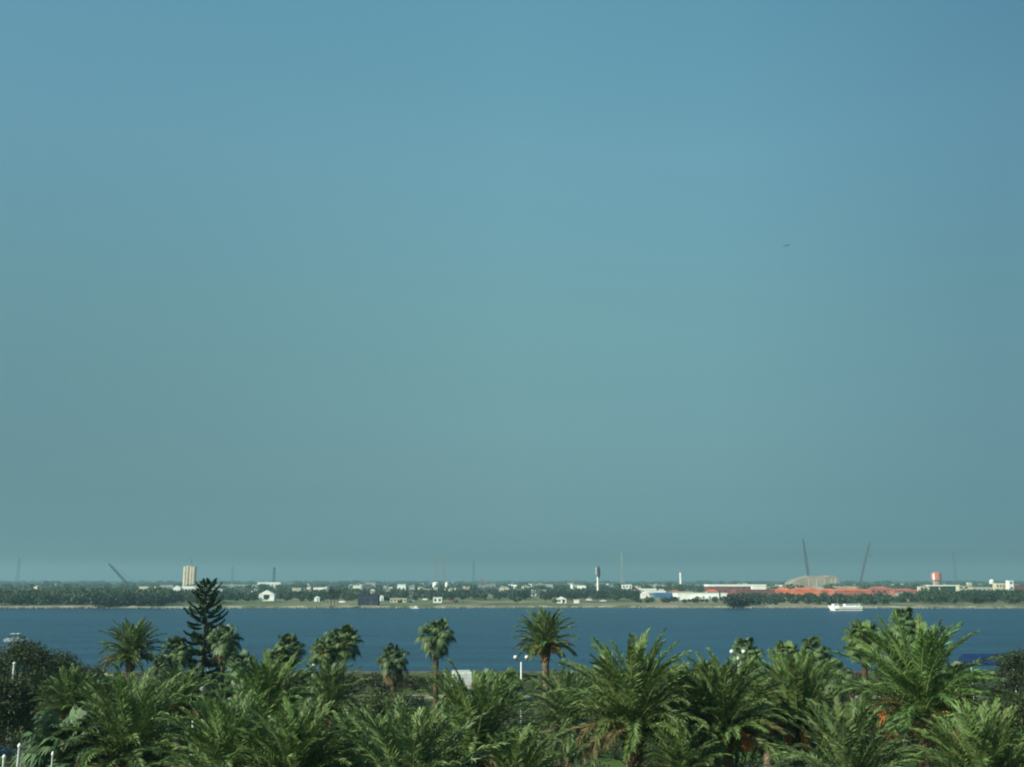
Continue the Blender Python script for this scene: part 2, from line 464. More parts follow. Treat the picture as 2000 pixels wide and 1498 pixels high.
def date_crown(seed, nfr=52, Lf=4.3, low=-35, high=86, gain=1.0, nleaf=84, hue=(1, 1, 1), lean=0.0):
    r_ = np.random.default_rng(seed); m = MB()
    for k in range(nfr):
        u = (k + 0.5) / nfr
        phi = k * 2.39996 + r_.normal() * 0.2
        th0 = R(high) - (R(high) - R(low)) * u ** 1.2 + r_.normal() * 0.13
        droop = R(r_.uniform(42, 78)) * (0.40 + 0.85 * min(1, u * 1.6))
        Ln = Lf * r_.uniform(0.86, 1.08) * (0.80 + 0.2 * math.sin(math.pi * min(1, u * 1.4 + .1)))
        n_ = 16; ss = np.linspace(0, 1, n_ + 1)
        th = th0 - droop * ss ** 1.6
        hd = np.array([math.cos(phi), math.sin(phi), 0])
        curl = R(r_.normal() * 16)
        T = np.cos(th)[:, None] * hd + np.sin(th)[:, None] * np.array([0, 0, 1])
        side0 = np.array([-math.sin(phi), math.cos(phi), 0])
        T = norm(T + side0 * (curl * ss ** 1.5)[:, None])
        P = np.vstack([[0, 0, 0], np.cumsum(T[:-1] * Ln / n_, axis=0)]) + hd * 0.12 + np.array([0, 0, -0.45 * u + 0.1])
        old = u ** 2
        g = np.array([0.108, 0.174, 0.058]) * (1 - 0.3 * old) * r_.uniform(0.8, 1.5)
        g = g + np.array([0.035, 0.02, 0.0]) * (r_.random() ** 2)
        if r_.random() < 0.12: g = np.array([0.13, 0.20, 0.06])
        if u > 0.7 and r_.random() < 0.24: g = np.array([0.16, 0.13, 0.06])
        g = g * np.array(hue)
        # rachis
        m.tube([tuple(p) for p in P[::2]], list(np.linspace(0.038, 0.008, len(P[::2]))), 4, tuple(np.array([0.20, 0.24, 0.09]) * gain), cap=False)
        # leaflets
        s_ = np.linspace(0.13, 0.995, nleaf)
        for sg in (-1, 1):
            sj = np.clip(s_ + r_.normal(size=nleaf) * 0.004, 0, 1)
            x = sj * n_; i0 = np.minimum(x.astype(int), n_ - 1); fr = (x - i0)[:, None]
            p = P[i0] * (1 - fr) + P[i0 + 1] * fr; t = norm(T[i0] * (1 - fr) + T[i0 + 1] * fr)
            S = norm(np.cross(t, np.array([0, 0, 1.0])) + 1e-6); N = norm(np.cross(S, t))
            roll = R(r_.normal() * 4) + sg * 0
            al = R(68) - R(46) * sj + r_.normal(size=nleaf) * 0.09
            vv = R(30) * np.where(np.arange(nleaf) % 2 == 0, 1, 0.2) + r_.normal(size=nleaf) * 0.22
            d = t * np.cos(al)[:, None] + (S * sg * np.cos(vv + roll)[:, None] + N * np.sin(vv)[:, None]) * np.sin(al)[:, None]
            d = norm(d)
            ll = (0.60 * np.clip(np.sin(np.pi * np.clip(sj * 0.76 + 0.14, 0, 1)), 0.12, 1) ** 0.7 * r_.uniform(0.8, 1.15, nleaf))[:, None] * (Lf / 4.3)
            wv = norm(np.cross(d, N) * 0.8 + N * 0.6 * r_.normal(size=(nleaf, 1)))
            wd = 0.027
            mid = p + d * ll * 0.45
            tip = p + d * ll - np.array([0, 0, 1]) * ll * 0.14
            q = np.stack([p, mid + wv * wd, tip, mid - wv * wd], 1).reshape(-1, 3)
            cols = g[None] * r_.uniform(0.85, 1.18, (nleaf, 1))
            m.addq(q, np.clip(cols, 0, 1))
    return m

def fruit_mesh(seed, nb=9, rad=0.95, drop=0.75):
    r_ = np.random.default_rng(seed); m = MB()
    for k in range(nb):
        phi = k * 2 * math.pi / nb + r_.normal() * 0.3
        h = np.array([math.cos(phi), math.sin(phi), 0]); rr = rad * r_.uniform(0.8, 1.2)
        a = h * 0.2 + np.array([0, 0, 0.05]); c_ = h * rr * 0.8 + np.array([0, 0, 0.35]); e = h * rr * 1.15 + np.array([0, 0, 0.12])
        m.tube([tuple(a), tuple(c_), tuple(e)], [0.03, 0.025, 0.015], 4)
        for j in range(44):
            d = np.array([*(r_.normal(size=2) * 0.13), -abs(r_.normal()) * drop * 0.5 - 0.05])
            m.tube([tuple(e), tuple(e + d * 0.6 + h * 0.04), tuple(e + d)], [0.012, 0.03, 0.036], 4)
    return m

def palm_trunk(h, r0, r1, seed, boots=True, col=(1, 1, 1)):
    r_ = np.random.default_rng(seed); m = MB()
    n_ = max(6, int(h / 0.28)); lean = r_.normal(size=2) * 0.02
    pts, rad = [], []
    for i in range(n_ + 1):
        u = i / n_
        pts.append((lean[0] * h * (u ** 2 - 1), lean[1] * h * (u ** 2 - 1), h * u))
        rad.append((r0 + (r1 - r0) * u) * (1 + 0.07 * (-1) ** i) * (1 + 0.25 * max(0, 0.08 - u) / 0.08))
    m.tube(pts, rad, 12, col)
    if boots:
        nb = 70
        for k in range(nb):
            u = k / nb; z = h - 1.35 * (1 - u); phi = k * 2.4
            hd = Vector((math.cos(phi), math.sin(phi), 0)); rr = r1 * (0.9 + 0.35 * u)
            p = Vector((0, 0, z)) + hd * rr * 0.8
            q = p + (hd * 0.7 + Vector((0, 0, 0.75))) * r_.uniform(0.16, 0.30 + 0.25 * u)
            m.tube([tuple(p), tuple(q)], [0.075, 0.035], 4, tuple(np.array(col) * np.array((1.5, 1.3, 1.0)) * r_.uniform(0.7, 1.5)))
    return m

DC = [date_crown(11, 96, 4.5, low=8).mesh('date_fronds', M['frond']),
      date_crown(12, 92, 4.6, low=0).mesh('date_fronds', M['frond']),
      date_crown(13, 96, 4.3, low=10).mesh('date_fronds', M['frond']),
      date_crown(14, 88, 4.7, low=14, hue=(0.95, 1.05, 0.95)).mesh('date_fronds', M['frond']),
      date_crown(15, 90, 4.4, low=-25, hue=(1.0, 0.97, 1.15)).mesh('date_fronds', M['frond'])]
FR = [fruit_mesh(21).mesh('dates', M['fruit']), fruit_mesh(22, 8, 1.25, 1.0).mesh('dates', M['fruit'])]

def date_palm(px, py, Y, s_, v, rz, label, fruit=None, r=0.27, tilt=(0, 0), group='date palms in the park'):
    c = at(px, py, Y)
    e = empty('date_palm', (c.x, c.y, GZ), rz, label, 'palm tree', group)
    h = c.z - GZ
    palm_trunk(h, r * 1.05, r, int(px * 3 + py)).build('trunk', M['bark'], e)
    cr_ = link('crown', DC[v], e, (0, 0, h)); cr_.scale = (s_, s_, s_); cr_.rotation_euler = (tilt[0], tilt[1], 0)
    if fruit is not None:
        f = link('fruit_cluster', FR[fruit], e, (0, 0, h)); f.scale = (s_ * 1.15,) * 3
    return e

def fan_crown(seed, n=34, pet=0.95, fr=0.80, low=-55, seg=22, hue=(1, 1, 1), bend=0.35):
    r_ = np.random.default_rng(seed); m = MB()
    for k in range(n):
        u = (k + 0.5) / n; phi = k * 2.39996 + r_.normal() * 0.25
        th = R(82) - (R(82) - R(low)) * u ** 1.1 + r_.normal() * 0.12
        hd = np.array([math.cos(phi), math.sin(phi), 0]); up = np.array([0, 0, 1.0])
        t0 = hd * math.cos(th) + up * math.sin(th); S = np.array([-math.sin(phi), math.cos(phi), 0])
        Lp = pet * r_.uniform(0.65, 1.3)
        p0_ = hd * 0.1; p1_ = t0 * Lp * 0.6 + p0_; t1 = norm(t0 - up * 0.25); p2_ = p1_ + t1 * Lp * 0.45
        m.tube([tuple(p0_), tuple(p1_), tuple(p2_)], [0.028, 0.02, 0.014], 4, (0.16, 0.20, 0.07), cap=False)
        N = norm(np.cross(S, t1)); g = np.array([0.080, 0.128, 0.052]) * r_.uniform(0.65, 1.45) * np.array(hue)
        g = g + np.array([0.06, 0.035, 0]) * (u ** 3) * r_.random()
        a = np.linspace(R(-125), R(125), seg)
        r0 = fr * r_.uniform(0.85, 1.15)
        Ls = r0 * (0.72 + 0.28 * np.cos(a * 0.7)) * r_.uniform(0.9, 1.06, seg)
        d = t1[None] * np.cos(a)[:, None] + S[None] * np.sin(a)[:, None] + N[None] * 0.18
        d = norm(d); wv = norm(np.cross(d, N[None]))
        half = Ls[:, None] * 0.55
        fold = N[None] * (((-1.0) ** np.arange(seg)) * 0.02)[:, None]
        mid = p2_ + d * half + fold
        tip = p2_ + d * Ls[:, None] - up * (bend * Ls[:, None] * r_.uniform(0.5, 1.3, (seg, 1)))
        wd = Ls[:, None] * 0.105
        q = np.stack([np.tile(p2_, (seg, 1)), mid + wv * wd, tip, mid - wv * wd], 1).reshape(-1, 3)
        m.addq(q, np.clip(g[None] * r_.uniform(0.85, 1.15, (seg, 1)), 0, 1))
    return m

def skirt_mesh(seed, n=26, Ls=0.9, drop=0.0, col=(0.26, 0.19, 0.10)):
    r_ = np.random.default_rng(seed); m = MB()
    for k in range(n):
        phi = k * 2.4; u = k / n
        hd = np.array([math.cos(phi), math.sin(phi), 0]); S = np.array([-math.sin(phi), math.cos(phi), 0])
        z0 = -0.1 - u * drop; p = hd * 0.16 + np.array([0, 0, z0])
        q = p + hd * r_.uniform(0.25, 0.5) + np.array([0, 0, -0.25])
        m.tube([tuple(p), tuple(q)], [0.025, 0.015], 4, col, cap=False)
        sg = 9; a = np.linspace(-0.7, 0.7, sg)
        d = norm(np.array([0, 0, -1.0])[None] * np.cos(a)[:, None] + S[None] * np.sin(a)[:, None] + hd[None] * 0.15)
        L_ = Ls * r_.uniform(0.6, 1.05, (sg, 1))
        wv = norm(np.cross(d, hd[None]))
        qd = np.stack([np.tile(q, (sg, 1)), q + d * L_ * .5 + wv * 0.07, q + d * L_, q + d * L_ * .5 - wv * 0.07], 1).reshape(-1, 3)
        m.addq(qd, np.clip(np.array(col)[None] * r_.uniform(0.55, 1.35, (sg, 1)), 0, 1))
    return m

FC = [fan_crown(31, 62, 0.85, 0.62, -70, bend=.5).mesh('fan_leaves', M['frond']), fan_crown(32, 66, 0.95, 0.60, -78, bend=.6).mesh('fan_leaves', M['frond']),
      fan_crown(33, 56, 0.85, 0.62, -60, bend=.45, hue=(1.15, 1.1, 0.9)).mesh('fan_leaves', M['frond']),
      fan_crown(34, 70, 0.85, 0.58, -80, bend=.6, hue=(0.7, 0.72, 0.75)).mesh('fan_leaves', M['frond']),
      fan_crown(35, 54, 1.0, 0.75, -55, hue=(0.95, 1.0, 1.15), bend=0.5).mesh('fan_leaves', M['frond'])]
SK = [skirt_mesh(41).mesh('dead_leaves', M['dead']), skirt_mesh(42, 34, 1.0, 0.9, (0.20, 0.15, 0.085)).mesh('dead_leaves', M['dead']),
      skirt_mesh(43, 40, 0.9, -0.2, (0.46, 0.24, 0.06)).mesh('dead_leaves', M['dead'])]

def fan_palm(px, py, Y, s_, v, rz, label, skirt=None, r=0.17, group='fan palms near the water'):
    c = at(px, py, Y)
    e = empty('fan_palm', (c.x, c.y, GZ), rz, label, 'palm tree', group)
    h = c.z - GZ
    palm_trunk(h, r * 1.15, r, int(px * 5 + py), boots=False, col=(0.62, 0.60, 0.60)).build('trunk', M['bark'], e)
    link('crown', FC[v], e, (0, 0, h)).scale = (s_,) * 3
    if skirt is not None:
        link('dead_leaves', SK[skirt], e, (0, 0, h)).scale = (s_,) * 3
    return e

def broad_tree(name, px, py_top, Y, width, seed, label, cat='tree', cols=((0.05, 0.075, 0.025), (0.10, 0.075, 0.03)), n=9000, leaf=0.11, trunk_h=0.35, group=None, base=None, depth=None):
    """crown of leaf clumps round a forked trunk; py_top gives its top"""
    top = at(px, py_top, Y); zb = GZ if base is None else base
    H = top.z - zb; wd = width / 2; dp = (depth or width) / 2
    e = empty(name, (top.x, Y, zb), 0, label, cat, group)
    r_ = np.random.default_rng(seed); t = MB(); m = MB()
    z0 = H * trunk_h; cz = (H + z0) / 2; ch = (H - z0) / 2
    nl = max(14, int(n / 260)); C = []
    t.tube([(0, 0, -0.1), (0.03 * H, 0, z0 * 0.6), (0, 0.02 * H, z0 + ch * 0.4)], [0.05 * H * .6, 0.035 * H * .7, 0.02 * H], 8)
    for k in range(nl):
        d = norm(r_.normal(size=3)); d[2] = abs(d[2]) * 1.3 - 0.45
        rr = r_.uniform(0.5, 0.95)
        c_ = np.array([d[0] * wd * rr, d[1] * dp * rr, cz + d[2] * ch * rr])
        C.append(c_)
        if k < 14:
            t.tube([(0, 0, z0 * 0.7), tuple(c_ * 0.5 + np.array([0, 0, z0 * 0.35])), tuple(c_)], [0.014 * H, 0.007 * H, 0.003 * H], 5)
    C = np.array(C); k_ = r_.integers(0, nl, n)
    sz = 0.26 * min(wd, dp * 1.2, ch * 1.6) * r_.uniform(0.7, 1.3, nl)
    off = norm(r_.normal(size=(n, 3))) * (r_.random((n, 1)) ** 0.5) * sz[k_][:, None] * np.array([1.25, 1.25, 0.85])
    P = C[k_] + off
    P[:, 2] = np.maximum(P[:, 2], 0.15)
    cl = r_.random(nl)[k_][:, None]
    cols_ = (np.array(cols[0])[None] * (1 - cl) + np.array(cols[1])[None] * cl) * r_.uniform(0.75, 1.3, (n, 1))
    m.addq(leaf_quads(r_, P, leaf, n), np.clip(cols_, 0, 1))
    t.build('trunk', M['wood'], e)
    m.build('crown', M['leaf'], e)
    return e

# ------------------------------------------------------------------ near date palms
# px, py = where the photo shows the heart of the crown
date_palm(1238, 1422, 42, 0.86, 0, 0.3, 'tall date palm right of centre whose bare trunk runs down to the bottom edge', r=0.30)
date_palm(1412, 1432, 43, 0.80, 2, 1.1, 'date palm with orange fruit and a pale starburst of cut leaf bases', fruit=0, r=0.33)
date_palm(1560, 1420, 46, 0.78, 1, 2.0, 'date palm with two dull orange fruit patches between the starburst palm and the biggest palm', fruit=1)
date_palm(1800, 1400, 38, 0.80, 3, 0.9, 'biggest date palm at the right with bright orange fruit stalks', fruit=1, r=0.33)
date_palm(1925, 1560, 31, 0.68, 2, 2.5, 'low date palm filling the bottom right corner')
date_palm(925, 1476, 42, 0.82, 1, 0.2, 'dense date palm just below the white van', r=0.3)
date_palm(795, 1590, 33, 0.87, 4, 1.9, 'date palm whose long bright frond leans left at the bottom centre')
date_palm(520, 1410, 50, 0.72, 3, 0.6, 'date palm with one long bright arching frond, just below the conifer')
date_palm(440, 1540, 36, 0.76, 0, 2.2, 'upright feathery date palm at the bottom edge below the conifer')
date_palm(575, 1548, 34, 0.72, 2, 3.0, 'bright green date palm at the bottom edge, right of the one below the conifer')
date_palm(248, 1480, 42, 0.80, 1, 1.4, 'large date palm in the lower left whose fronds fan up from a dark centre')
date_palm(1105, 1412, 58, 0.74, 4, 0.4, 'shaded date palm behind the bare trunk palm, below the palm with orange stalks')
date_palm(1010, 1560, 40, 0.60, 0, 0.4, 'small date palm at the bottom edge, left of the bare trunk')
date_palm(1660, 1535, 36, 0.72, 4, 1.0, 'low spreading date palm at the bottom, left of the biggest palm')
date_palm(135, 1388, 60, 0.62, 2, 0.9, 'small date palm in the left middle, behind the large lower left palm')
date_palm(350, 1388, 62, 0.62, 0, 2.7, 'yellowish date palm behind and left of the long arching frond')
date_palm(640, 1385, 56, 0.66, 4, 2.0, 'grey green date palm with drooping fronds, left of the leafy bush')
date_palm(1330, 1520, 40, 0.5, 2, 2.0, 'small date palm on the lit grass right of the bare trunk')
date_palm(1340, 1388, 66, 0.72, 1, 0.5, 'date palm behind, between the bare trunk palm and the starburst palm')
date_palm(1490, 1385, 66, 0.58, 3, 1.5, 'date palm behind the starburst palm, under the right hand twin lamp')
date_palm(700, 1530, 38, 0.62, 1, 1.5, 'dark low date palm at the bottom, left of the long leaning frond')
# far date palms against the water
date_palm(256, 1284, 92, 0.80, 0, 0.3, 'date palm standing against the water left of the conifer', r=0.3, group='date palms against the water')
date_palm(1065, 1262, 84, 0.76, 2, 1.0, 'date palm against the water with orange brown stalks under its crown', fruit=0, r=0.26, group='date palms against the water')

# fan palms
fan_palm(853, 1240, 110, 1.32, 1, 0.2, 'slim fan palm with a bare trunk standing alone against the water beside the white van', r=0.24)
fan_palm(672, 1255, 100, 1.30, 2, 0.7, 'fan palm with a green top and yellow orange leaves on its left', skirt=2, r=0.2)
fan_palm(632, 1272, 99, 1.0, 2, 1.9, 'small yellowish fan palm tucked left of the yellow orange one', skirt=2)
fan_palm(768, 1288, 100, 1.15, 3, 1.3, 'dark round fan palm with a brown skirt, left of the slim lone palm', skirt=1, r=0.25)
fan_palm(440, 1250, 96, 1.05, 1, 2.0, 'fan palm with a brown skirt close against the right side of the conifer', skirt=1)
fan_palm(563, 1270, 88, 1.05, 0, 0.4, 'green fan palm rising behind the date palm right of the conifer')
fan_palm(545, 1292, 86, 0.9, 2, 1.4, 'lower fan palm touching the left of the green fan palm right of the conifer')
fan_palm(345, 1272, 92, 1.0, 0, 2.4, 'fan palm close against the left side of the conifer')
fan_palm(318, 1305, 88, 0.9, 3, 2.9, 'dark low fan palm in front of the one left of the conifer')
fan_palm(1458, 1278, 92, 1.10, 0, 1.1, 'fan palm with the right hand twin lamp in front of it')
fan_palm(1535, 1285, 86, 1.05, 2, 2.1, 'left one of two touching bright fan palms beyond the starburst palm')
fan_palm(1590, 1278, 88, 1.10, 0, 0.3, 'right one of two touching bright fan palms beyond the starburst palm')
fan_palm(1686, 1250, 80, 1.15, 2, 1.8, 'tall fan palm with a pale skirt left of the biggest palm', skirt=0, r=0.2)
fan_palm(1768, 1222, 84, 1.08, 0, 0.9, 'tallest fan palm, its dark crown rising behind the biggest palm')
fan_palm(1625, 1320, 78, 0.95, 1, 0.5, 'low fan palm between the two touching fan palms and the tall one with a skirt')
fan_palm(75, 1388, 66, 1.15, 2, 0.2, 'fan palm with a bright yellow green heart near the left edge')
fan_palm(120, 1480, 42, 1.15, 4, 1.0, 'bluish green fan palm in the bottom left', group='fan palms in the park')
fan_palm(1375, 1318, 84, 0.9, 3, 2.0, 'dim fan palm between the bare trunk palm and the right lamp')
fan_palm(1168, 1340, 84, 1.0, 2, 1.1, 'bright fan palm behind the left side of the bare trunk palm')
fan_palm(990, 1335, 90, 0.95, 1, 0.3, 'fan palm at the foot of the twin lamp, right of the white van')
fan_palm(200, 1345, 80, 0.85, 3, 0.3, 'low fan palm below the date palm left of the conifer')
fan_palm(1870, 1330, 66, 0.9, 0, 1.3, 'fan palm behind the right side of the biggest palm')
fan_palm(470, 1300, 80, 0.75, 4, 1.0, 'pale fan palm at the lower right foot of the conifer')

# ------------------------------------------------------------------ the conifer
def norfolk_pine(px, py, Y, label):
    top = at(px, py, Y); H = top.z - GZ
    e = empty('norfolk_pine', (top.x, Y, GZ), 0.2, label, 'conifer')
    r_ = np.random.default_rng(77); t = MB(); m = MB()
    t.tube([(0, 0, 0), (0.05, 0, H * 0.5), (0, 0, H * 0.98)], [0.22, 0.13, 0.02], 8)
    z = 1.2; wh = 0
    while z < H - 0.25:
        u = (H - z) / (H - 1.2)
        Lb = 0.40 + 3.05 * u ** 0.62 * r_.uniform(0.82, 1.12)
        nb = 6 if u > 0.15 else 5
        for k in range(nb):
            phi = 2 * math.pi * k / nb + wh * 0.55 + r_.normal() * 0.12
            hd = np.array([math.cos(phi), math.sin(phi), 0]); S = np.array([-math.sin(phi), math.cos(phi), 0]); up = np.array([0, 0, 1.0])
            Lk = Lb * r_.uniform(0.5, 1.2) * (1 + 0.18 * math.sin(phi * 2 + wh * .9)); el = -0.04 + r_.normal() * 0.16 + 0.70 * (1 - u) ** 2.5
            n_ = 9; s_ = np.linspace(0, 1, n_)[:, None]
            P = hd * (Lk * s_) + up * (Lk * (el * s_ - 0.22 * s_ * (1 - s_) * 2 + 0.18 * s_ ** 3)) + np.array([0, 0, z])
            t.tube([tuple(p) for p in P[::4]], [0.035 * (0.4 + u), 0.025 * (.4 + u), 0.008], 4)
            g = np.array([0.066, 0.112, 0.055]) * r_.uniform(0.6, 1.6)
            nt_ = int(40 + 64 * u)
            for sg in (-1, 1):
                sj = r_.uniform(0.22, 1.0, nt_); x = sj * (n_ - 1); i0 = np.minimum(x.astype(int), n_ - 2); f_ = (x - i0)[:, None]
                p = P[i0] * (1 - f_) + P[i0 + 1] * f_
                d = norm(hd[None] * 0.6 + S[None] * sg * r_.uniform(0.3, 1.0, (nt_, 1)) + up[None] * r_.uniform(0.0, 0.75, (nt_, 1)))
                ll = (0.20 + 0.42 * u) * r_.uniform(0.6, 1.2, (nt_, 1)) * (0.6 + 0.5 * np.sin(np.pi * sj))[:, None]
                for q in range(3):
                    wv = norm(np.cross(d, r_.normal(size=(nt_, 3)))) * 0.075
                    m.addq(np.stack([p, p + d * ll * .5 + wv, p + d * ll, p + d * ll * .5 - wv], 1).reshape(-1, 3), np.clip(g[None] * r_.uniform(.8, 1.25, (nt_, 1)), 0, 1))
        z += r_.uniform(.75, 1.15) * (0.40 + 0.24 * u); wh += 1
    d = norm(r_.normal(size=(60, 3)) * np.array([.5, .5, 1]) + np.array([0, 0, .8]))
    p = np.tile(np.array([0, 0, H - 0.45]), (60, 1)) + np.array([0, 0, 1]) * r_.uniform(0, .35, (60, 1)); wv = norm(np.cross(d, r_.normal(size=(60, 3)))) * 0.035
    m.addq(np.stack([p, p + d * .12 + wv, p + d * .25, p + d * .12 - wv], 1).reshape(-1, 3), np.array([0.04, 0.08, 0.035]))
    t.build('trunk', M['wood'], e); m.build('crown', M['needle'], e)
norfolk_pine(405, 1128, 100, 'dark layered conifer that is the only tree reaching above the far shore')

# ------------------------------------------------------------------ broadleaf trees and bushes
dk = ((0.032, 0.068, 0.022), (0.060, 0.072, 0.026))
gr = ((0.045, 0.085, 0.028), (0.085, 0.105, 0.035))
broad_tree('broadleaf_tree', 45, 1238, 88, 7.2, 51, 'dark broadleaf tree at the left edge, in front of the water', cols=dk, n=14000, leaf=0.10)
broad_tree('broadleaf_tree', 112, 1268, 94, 5.6, 57, 'green rounded tree adjoining the right of the dark tree at the left edge', cols=((0.034, 0.066, 0.024), (0.07, 0.075, 0.03)), n=9000, leaf=0.10)
broad_tree('broadleaf_tree', -20, 1300, 64, 6.0, 52, 'dark broadleaf tree cut off by the left edge, just below the one against the water', cols=dk, n=15000, leaf=0.10)
broad_tree('broadleaf_tree', 1992, 1248, 80, 4.8, 53, 'dark broadleaf tree at the right edge in front of the water', cols=((0.03, 0.055, 0.028), (0.05, 0.06, 0.03)), n=15000, leaf=0.10)
broad_tree('broadleaf_tree', 1975, 1335, 60, 4.5, 54, 'dark low tree at the right edge right of the biggest palm', cols=dk, n=14000, leaf=0.09)
broad_tree('broadleaf_tree', 742, 1330, 72, 5.4, 55, 'green leafy rounded tree below the dark round fan palm', cols=gr, n=15000, leaf=0.085, trunk_h=0.2)
broad_tree('broadleaf_tree', 690, 1352, 66, 4.2, 56, 'green bushy tree adjoining the left of the leafy rounded tree', cols=gr, n=9000, leaf=0.085, trunk_h=0.2)
HB = [(110, 1290, 98, 4.0), (160, 1280, 100, 5.2), (208, 1296, 96, 5.0), (15, 1322, 84, 4.0), (395, 1312, 84, 4.0), (300, 1330, 80, 4.4), (1600, 1325, 92, 5.0), (1470, 1330, 88, 5.0), (1660, 1300, 96, 4.6), (1900, 1350, 70, 4.6), (1090, 1330, 96, 4.2), (1250, 1330, 92, 5.2), (810, 1318, 126, 3.4)]
HL = ['dark bush right of the broadleaf tree at the left edge', 'dark bush on the waterline left of the lone left date palm', 'dark bush under the date palm left of the conifer', 'dark bush at the left edge around the white post', 'shaded bush at the foot of the conifer', 'shaded bush under the date palm left of the conifer, nearer than the waterline ones', 'dark bush below the two touching fan palms', 'dark bush below the right hand twin lamp', 'dark bush on the waterline left of the tall fan palm with a skirt', 'dark bush right of the biggest palm below the blue awning', 'dark bush below the date palm with orange brown stalks', 'dark bush behind the bare trunk palm', 'dark bush on the waterline between the dark round fan palm and the slim one']
for i, ((px, py, Y, wd), lb) in enumerate(zip(HB, HL)):
    broad_tree('bush', px, py, Y, wd, 60 + i, lb, 'bush', cols=dk if i < 4 or i == 12 else ((0.03, 0.055, 0.022), (0.055, 0.065, 0.028)), n=4500, leaf=0.10, trunk_h=0.08, group='bushes between the palms')
r_ = random.Random(17)
k_ = 0
for px in range(-40, 2060, 46):
    if 866 < px < 940: continue
    k_ += 1
    Y = r_.uniform(104, 138); wd = r_.uniform(4.2, 6.4); top = 1316 - r_.uniform(0, 14) - (10 if px > 1280 else 0)
    if 690 < px < 730 or 950 < px < 1000: top = 1318
    broad_tree('bush', px, top, Y, wd, 200 + k_, 'dark bush in the low hedge row along the near waterline', 'bush', cols=((0.028, 0.045, 0.02), (0.055, 0.055, 0.026)), n=1500, leaf=0.13, trunk_h=0.03, group='hedge bushes along the near waterline')
for px in range(-20, 2040, 58):
    if 830 < px < 900: continue
    k_ += 1
    Y = r_.uniform(64, 84); wd = r_.uniform(4.0, 6.2); top = 1352 + r_.uniform(-8, 26)
    broad_tree('bush', px, top, Y, wd, 200 + k_, 'green bush in the loose thicket between the near palms and the waterline', 'bush', cols=((0.026, 0.050, 0.018), (0.045, 0.06, 0.024)), n=2200, leaf=0.11, trunk_h=0.03, group='thicket bushes behind the near palms')
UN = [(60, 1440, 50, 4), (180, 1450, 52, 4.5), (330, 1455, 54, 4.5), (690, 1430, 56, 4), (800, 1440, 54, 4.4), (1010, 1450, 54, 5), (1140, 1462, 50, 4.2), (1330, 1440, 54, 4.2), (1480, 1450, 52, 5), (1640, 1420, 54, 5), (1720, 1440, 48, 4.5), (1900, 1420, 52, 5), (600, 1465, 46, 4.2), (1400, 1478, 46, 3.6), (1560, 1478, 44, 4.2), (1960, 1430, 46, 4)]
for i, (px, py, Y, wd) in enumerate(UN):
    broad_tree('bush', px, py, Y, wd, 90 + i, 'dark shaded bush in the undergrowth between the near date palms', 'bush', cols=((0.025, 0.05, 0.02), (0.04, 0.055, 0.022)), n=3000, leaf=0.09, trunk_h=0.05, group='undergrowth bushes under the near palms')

# ------------------------------------------------------------------ lamps and posts
def twin_lamp(px, py, Y, label):
    c = at(px, py, Y); e = empty('street_lamp', (c.x, Y, GZ), 0, label, 'street lamp', 'twin headed lamps')
    h = c.z - GZ
    m = MB(); m.lathe([(0.16, 0), (0.16, 0.25), (0.09, 0.4), (0.085, h * .5), (0.075, h - 0.35)], n=10); m.build('pole', M['white'], e)
    m = MB(); m.tube([(-0.48, 0, h - 0.12), (-0.25, 0, h - 0.3), (0, 0, h - 0.36), (0.25, 0, h - 0.3), (0.48, 0, h - 0.12)], 0.035, 6); m.build('arm', M['darkgrey'], e)
    for s_ in (-1, 1):
        m = MB(); m.sphere((0, 0, 0), 0.19, 12, 8, sz=0.9); g = m.build('lamp_globe', M['glassy'], e, (s_ * 0.5, 0, h + 0.05), smooth=True)
        m = MB(); m.lathe([(0.11, -0.28), (0.13, -0.17)], n=10); m.build('collar', M['darkgrey'], g)
twin_lamp(1018, 1284, 92, 'white twin headed lamp post against the water, left of the orange stalked date palm')
twin_lamp(1441, 1273, 88, 'twin headed lamp in front of the fan palm on the right')
twin_lamp(381, 1346, 66, 'white lamp heads rising from the fronds straight below the conifer')
def post(px, py, Y, r, label, top=True):
    c = at(px, py, Y); h = c.z - GZ
    e = empty('post', (c.x, Y, GZ), 0, label, 'post', 'white posts among the trees')
    m = MB(); m.lathe([(r * 1.6, 0), (r * 1.6, .06), (r, .1), (r * .95, h)], n=10); m.build('shaft', M['weathered'], e)
    if top:
        m = MB(); m.lathe([(r * 1.3, h), (r * 1.5, h + .06), (r * .4, h + .14)], n=10); m.build('cap', M['white'], e)
post(28, 1296, 80, 0.09, 'white post in front of the dark tree at the left edge')
post(38, 1458, 40, 0.05, 'taller of the two white posts in the bottom left corner')
post(8, 1480, 40, 0.05, 'short white post in the very bottom left corner')
post(103, 1474, 38, 0.035, 'thin pale post under the bluish fan palm')
post(612, 1300, 78, 0.09, 'white post rising from the fronds left of the yellow orange fan palm')
post(410, 1254, 101.5, 0.09, 'white post showing through the middle of the conifer')
post(870, 1316, 112, 0.10, 'white post between the slim fan palm and the van')

# path and low wall by the water, in the gap under the slim fan palm
a_, b_ = on(700, 1362, GZ), on(1000, 1362, GZ)
mb = MB(); yy = a_.y
mb.add([(-380, yy - 1.6, GZ + .16), (380, yy - 1.6, GZ + .16), (380, yy + 1.6, GZ + .16), (-380, yy + 1.6, GZ + .16), (-380, yy - 1.6, GZ - .3), (380, yy - 1.6, GZ - .3)], [(0, 1, 2, 3), (4, 5, 1, 0)])
tag(mb.build('path', M['paving']), 'beige paved waterside path', kind='structure')

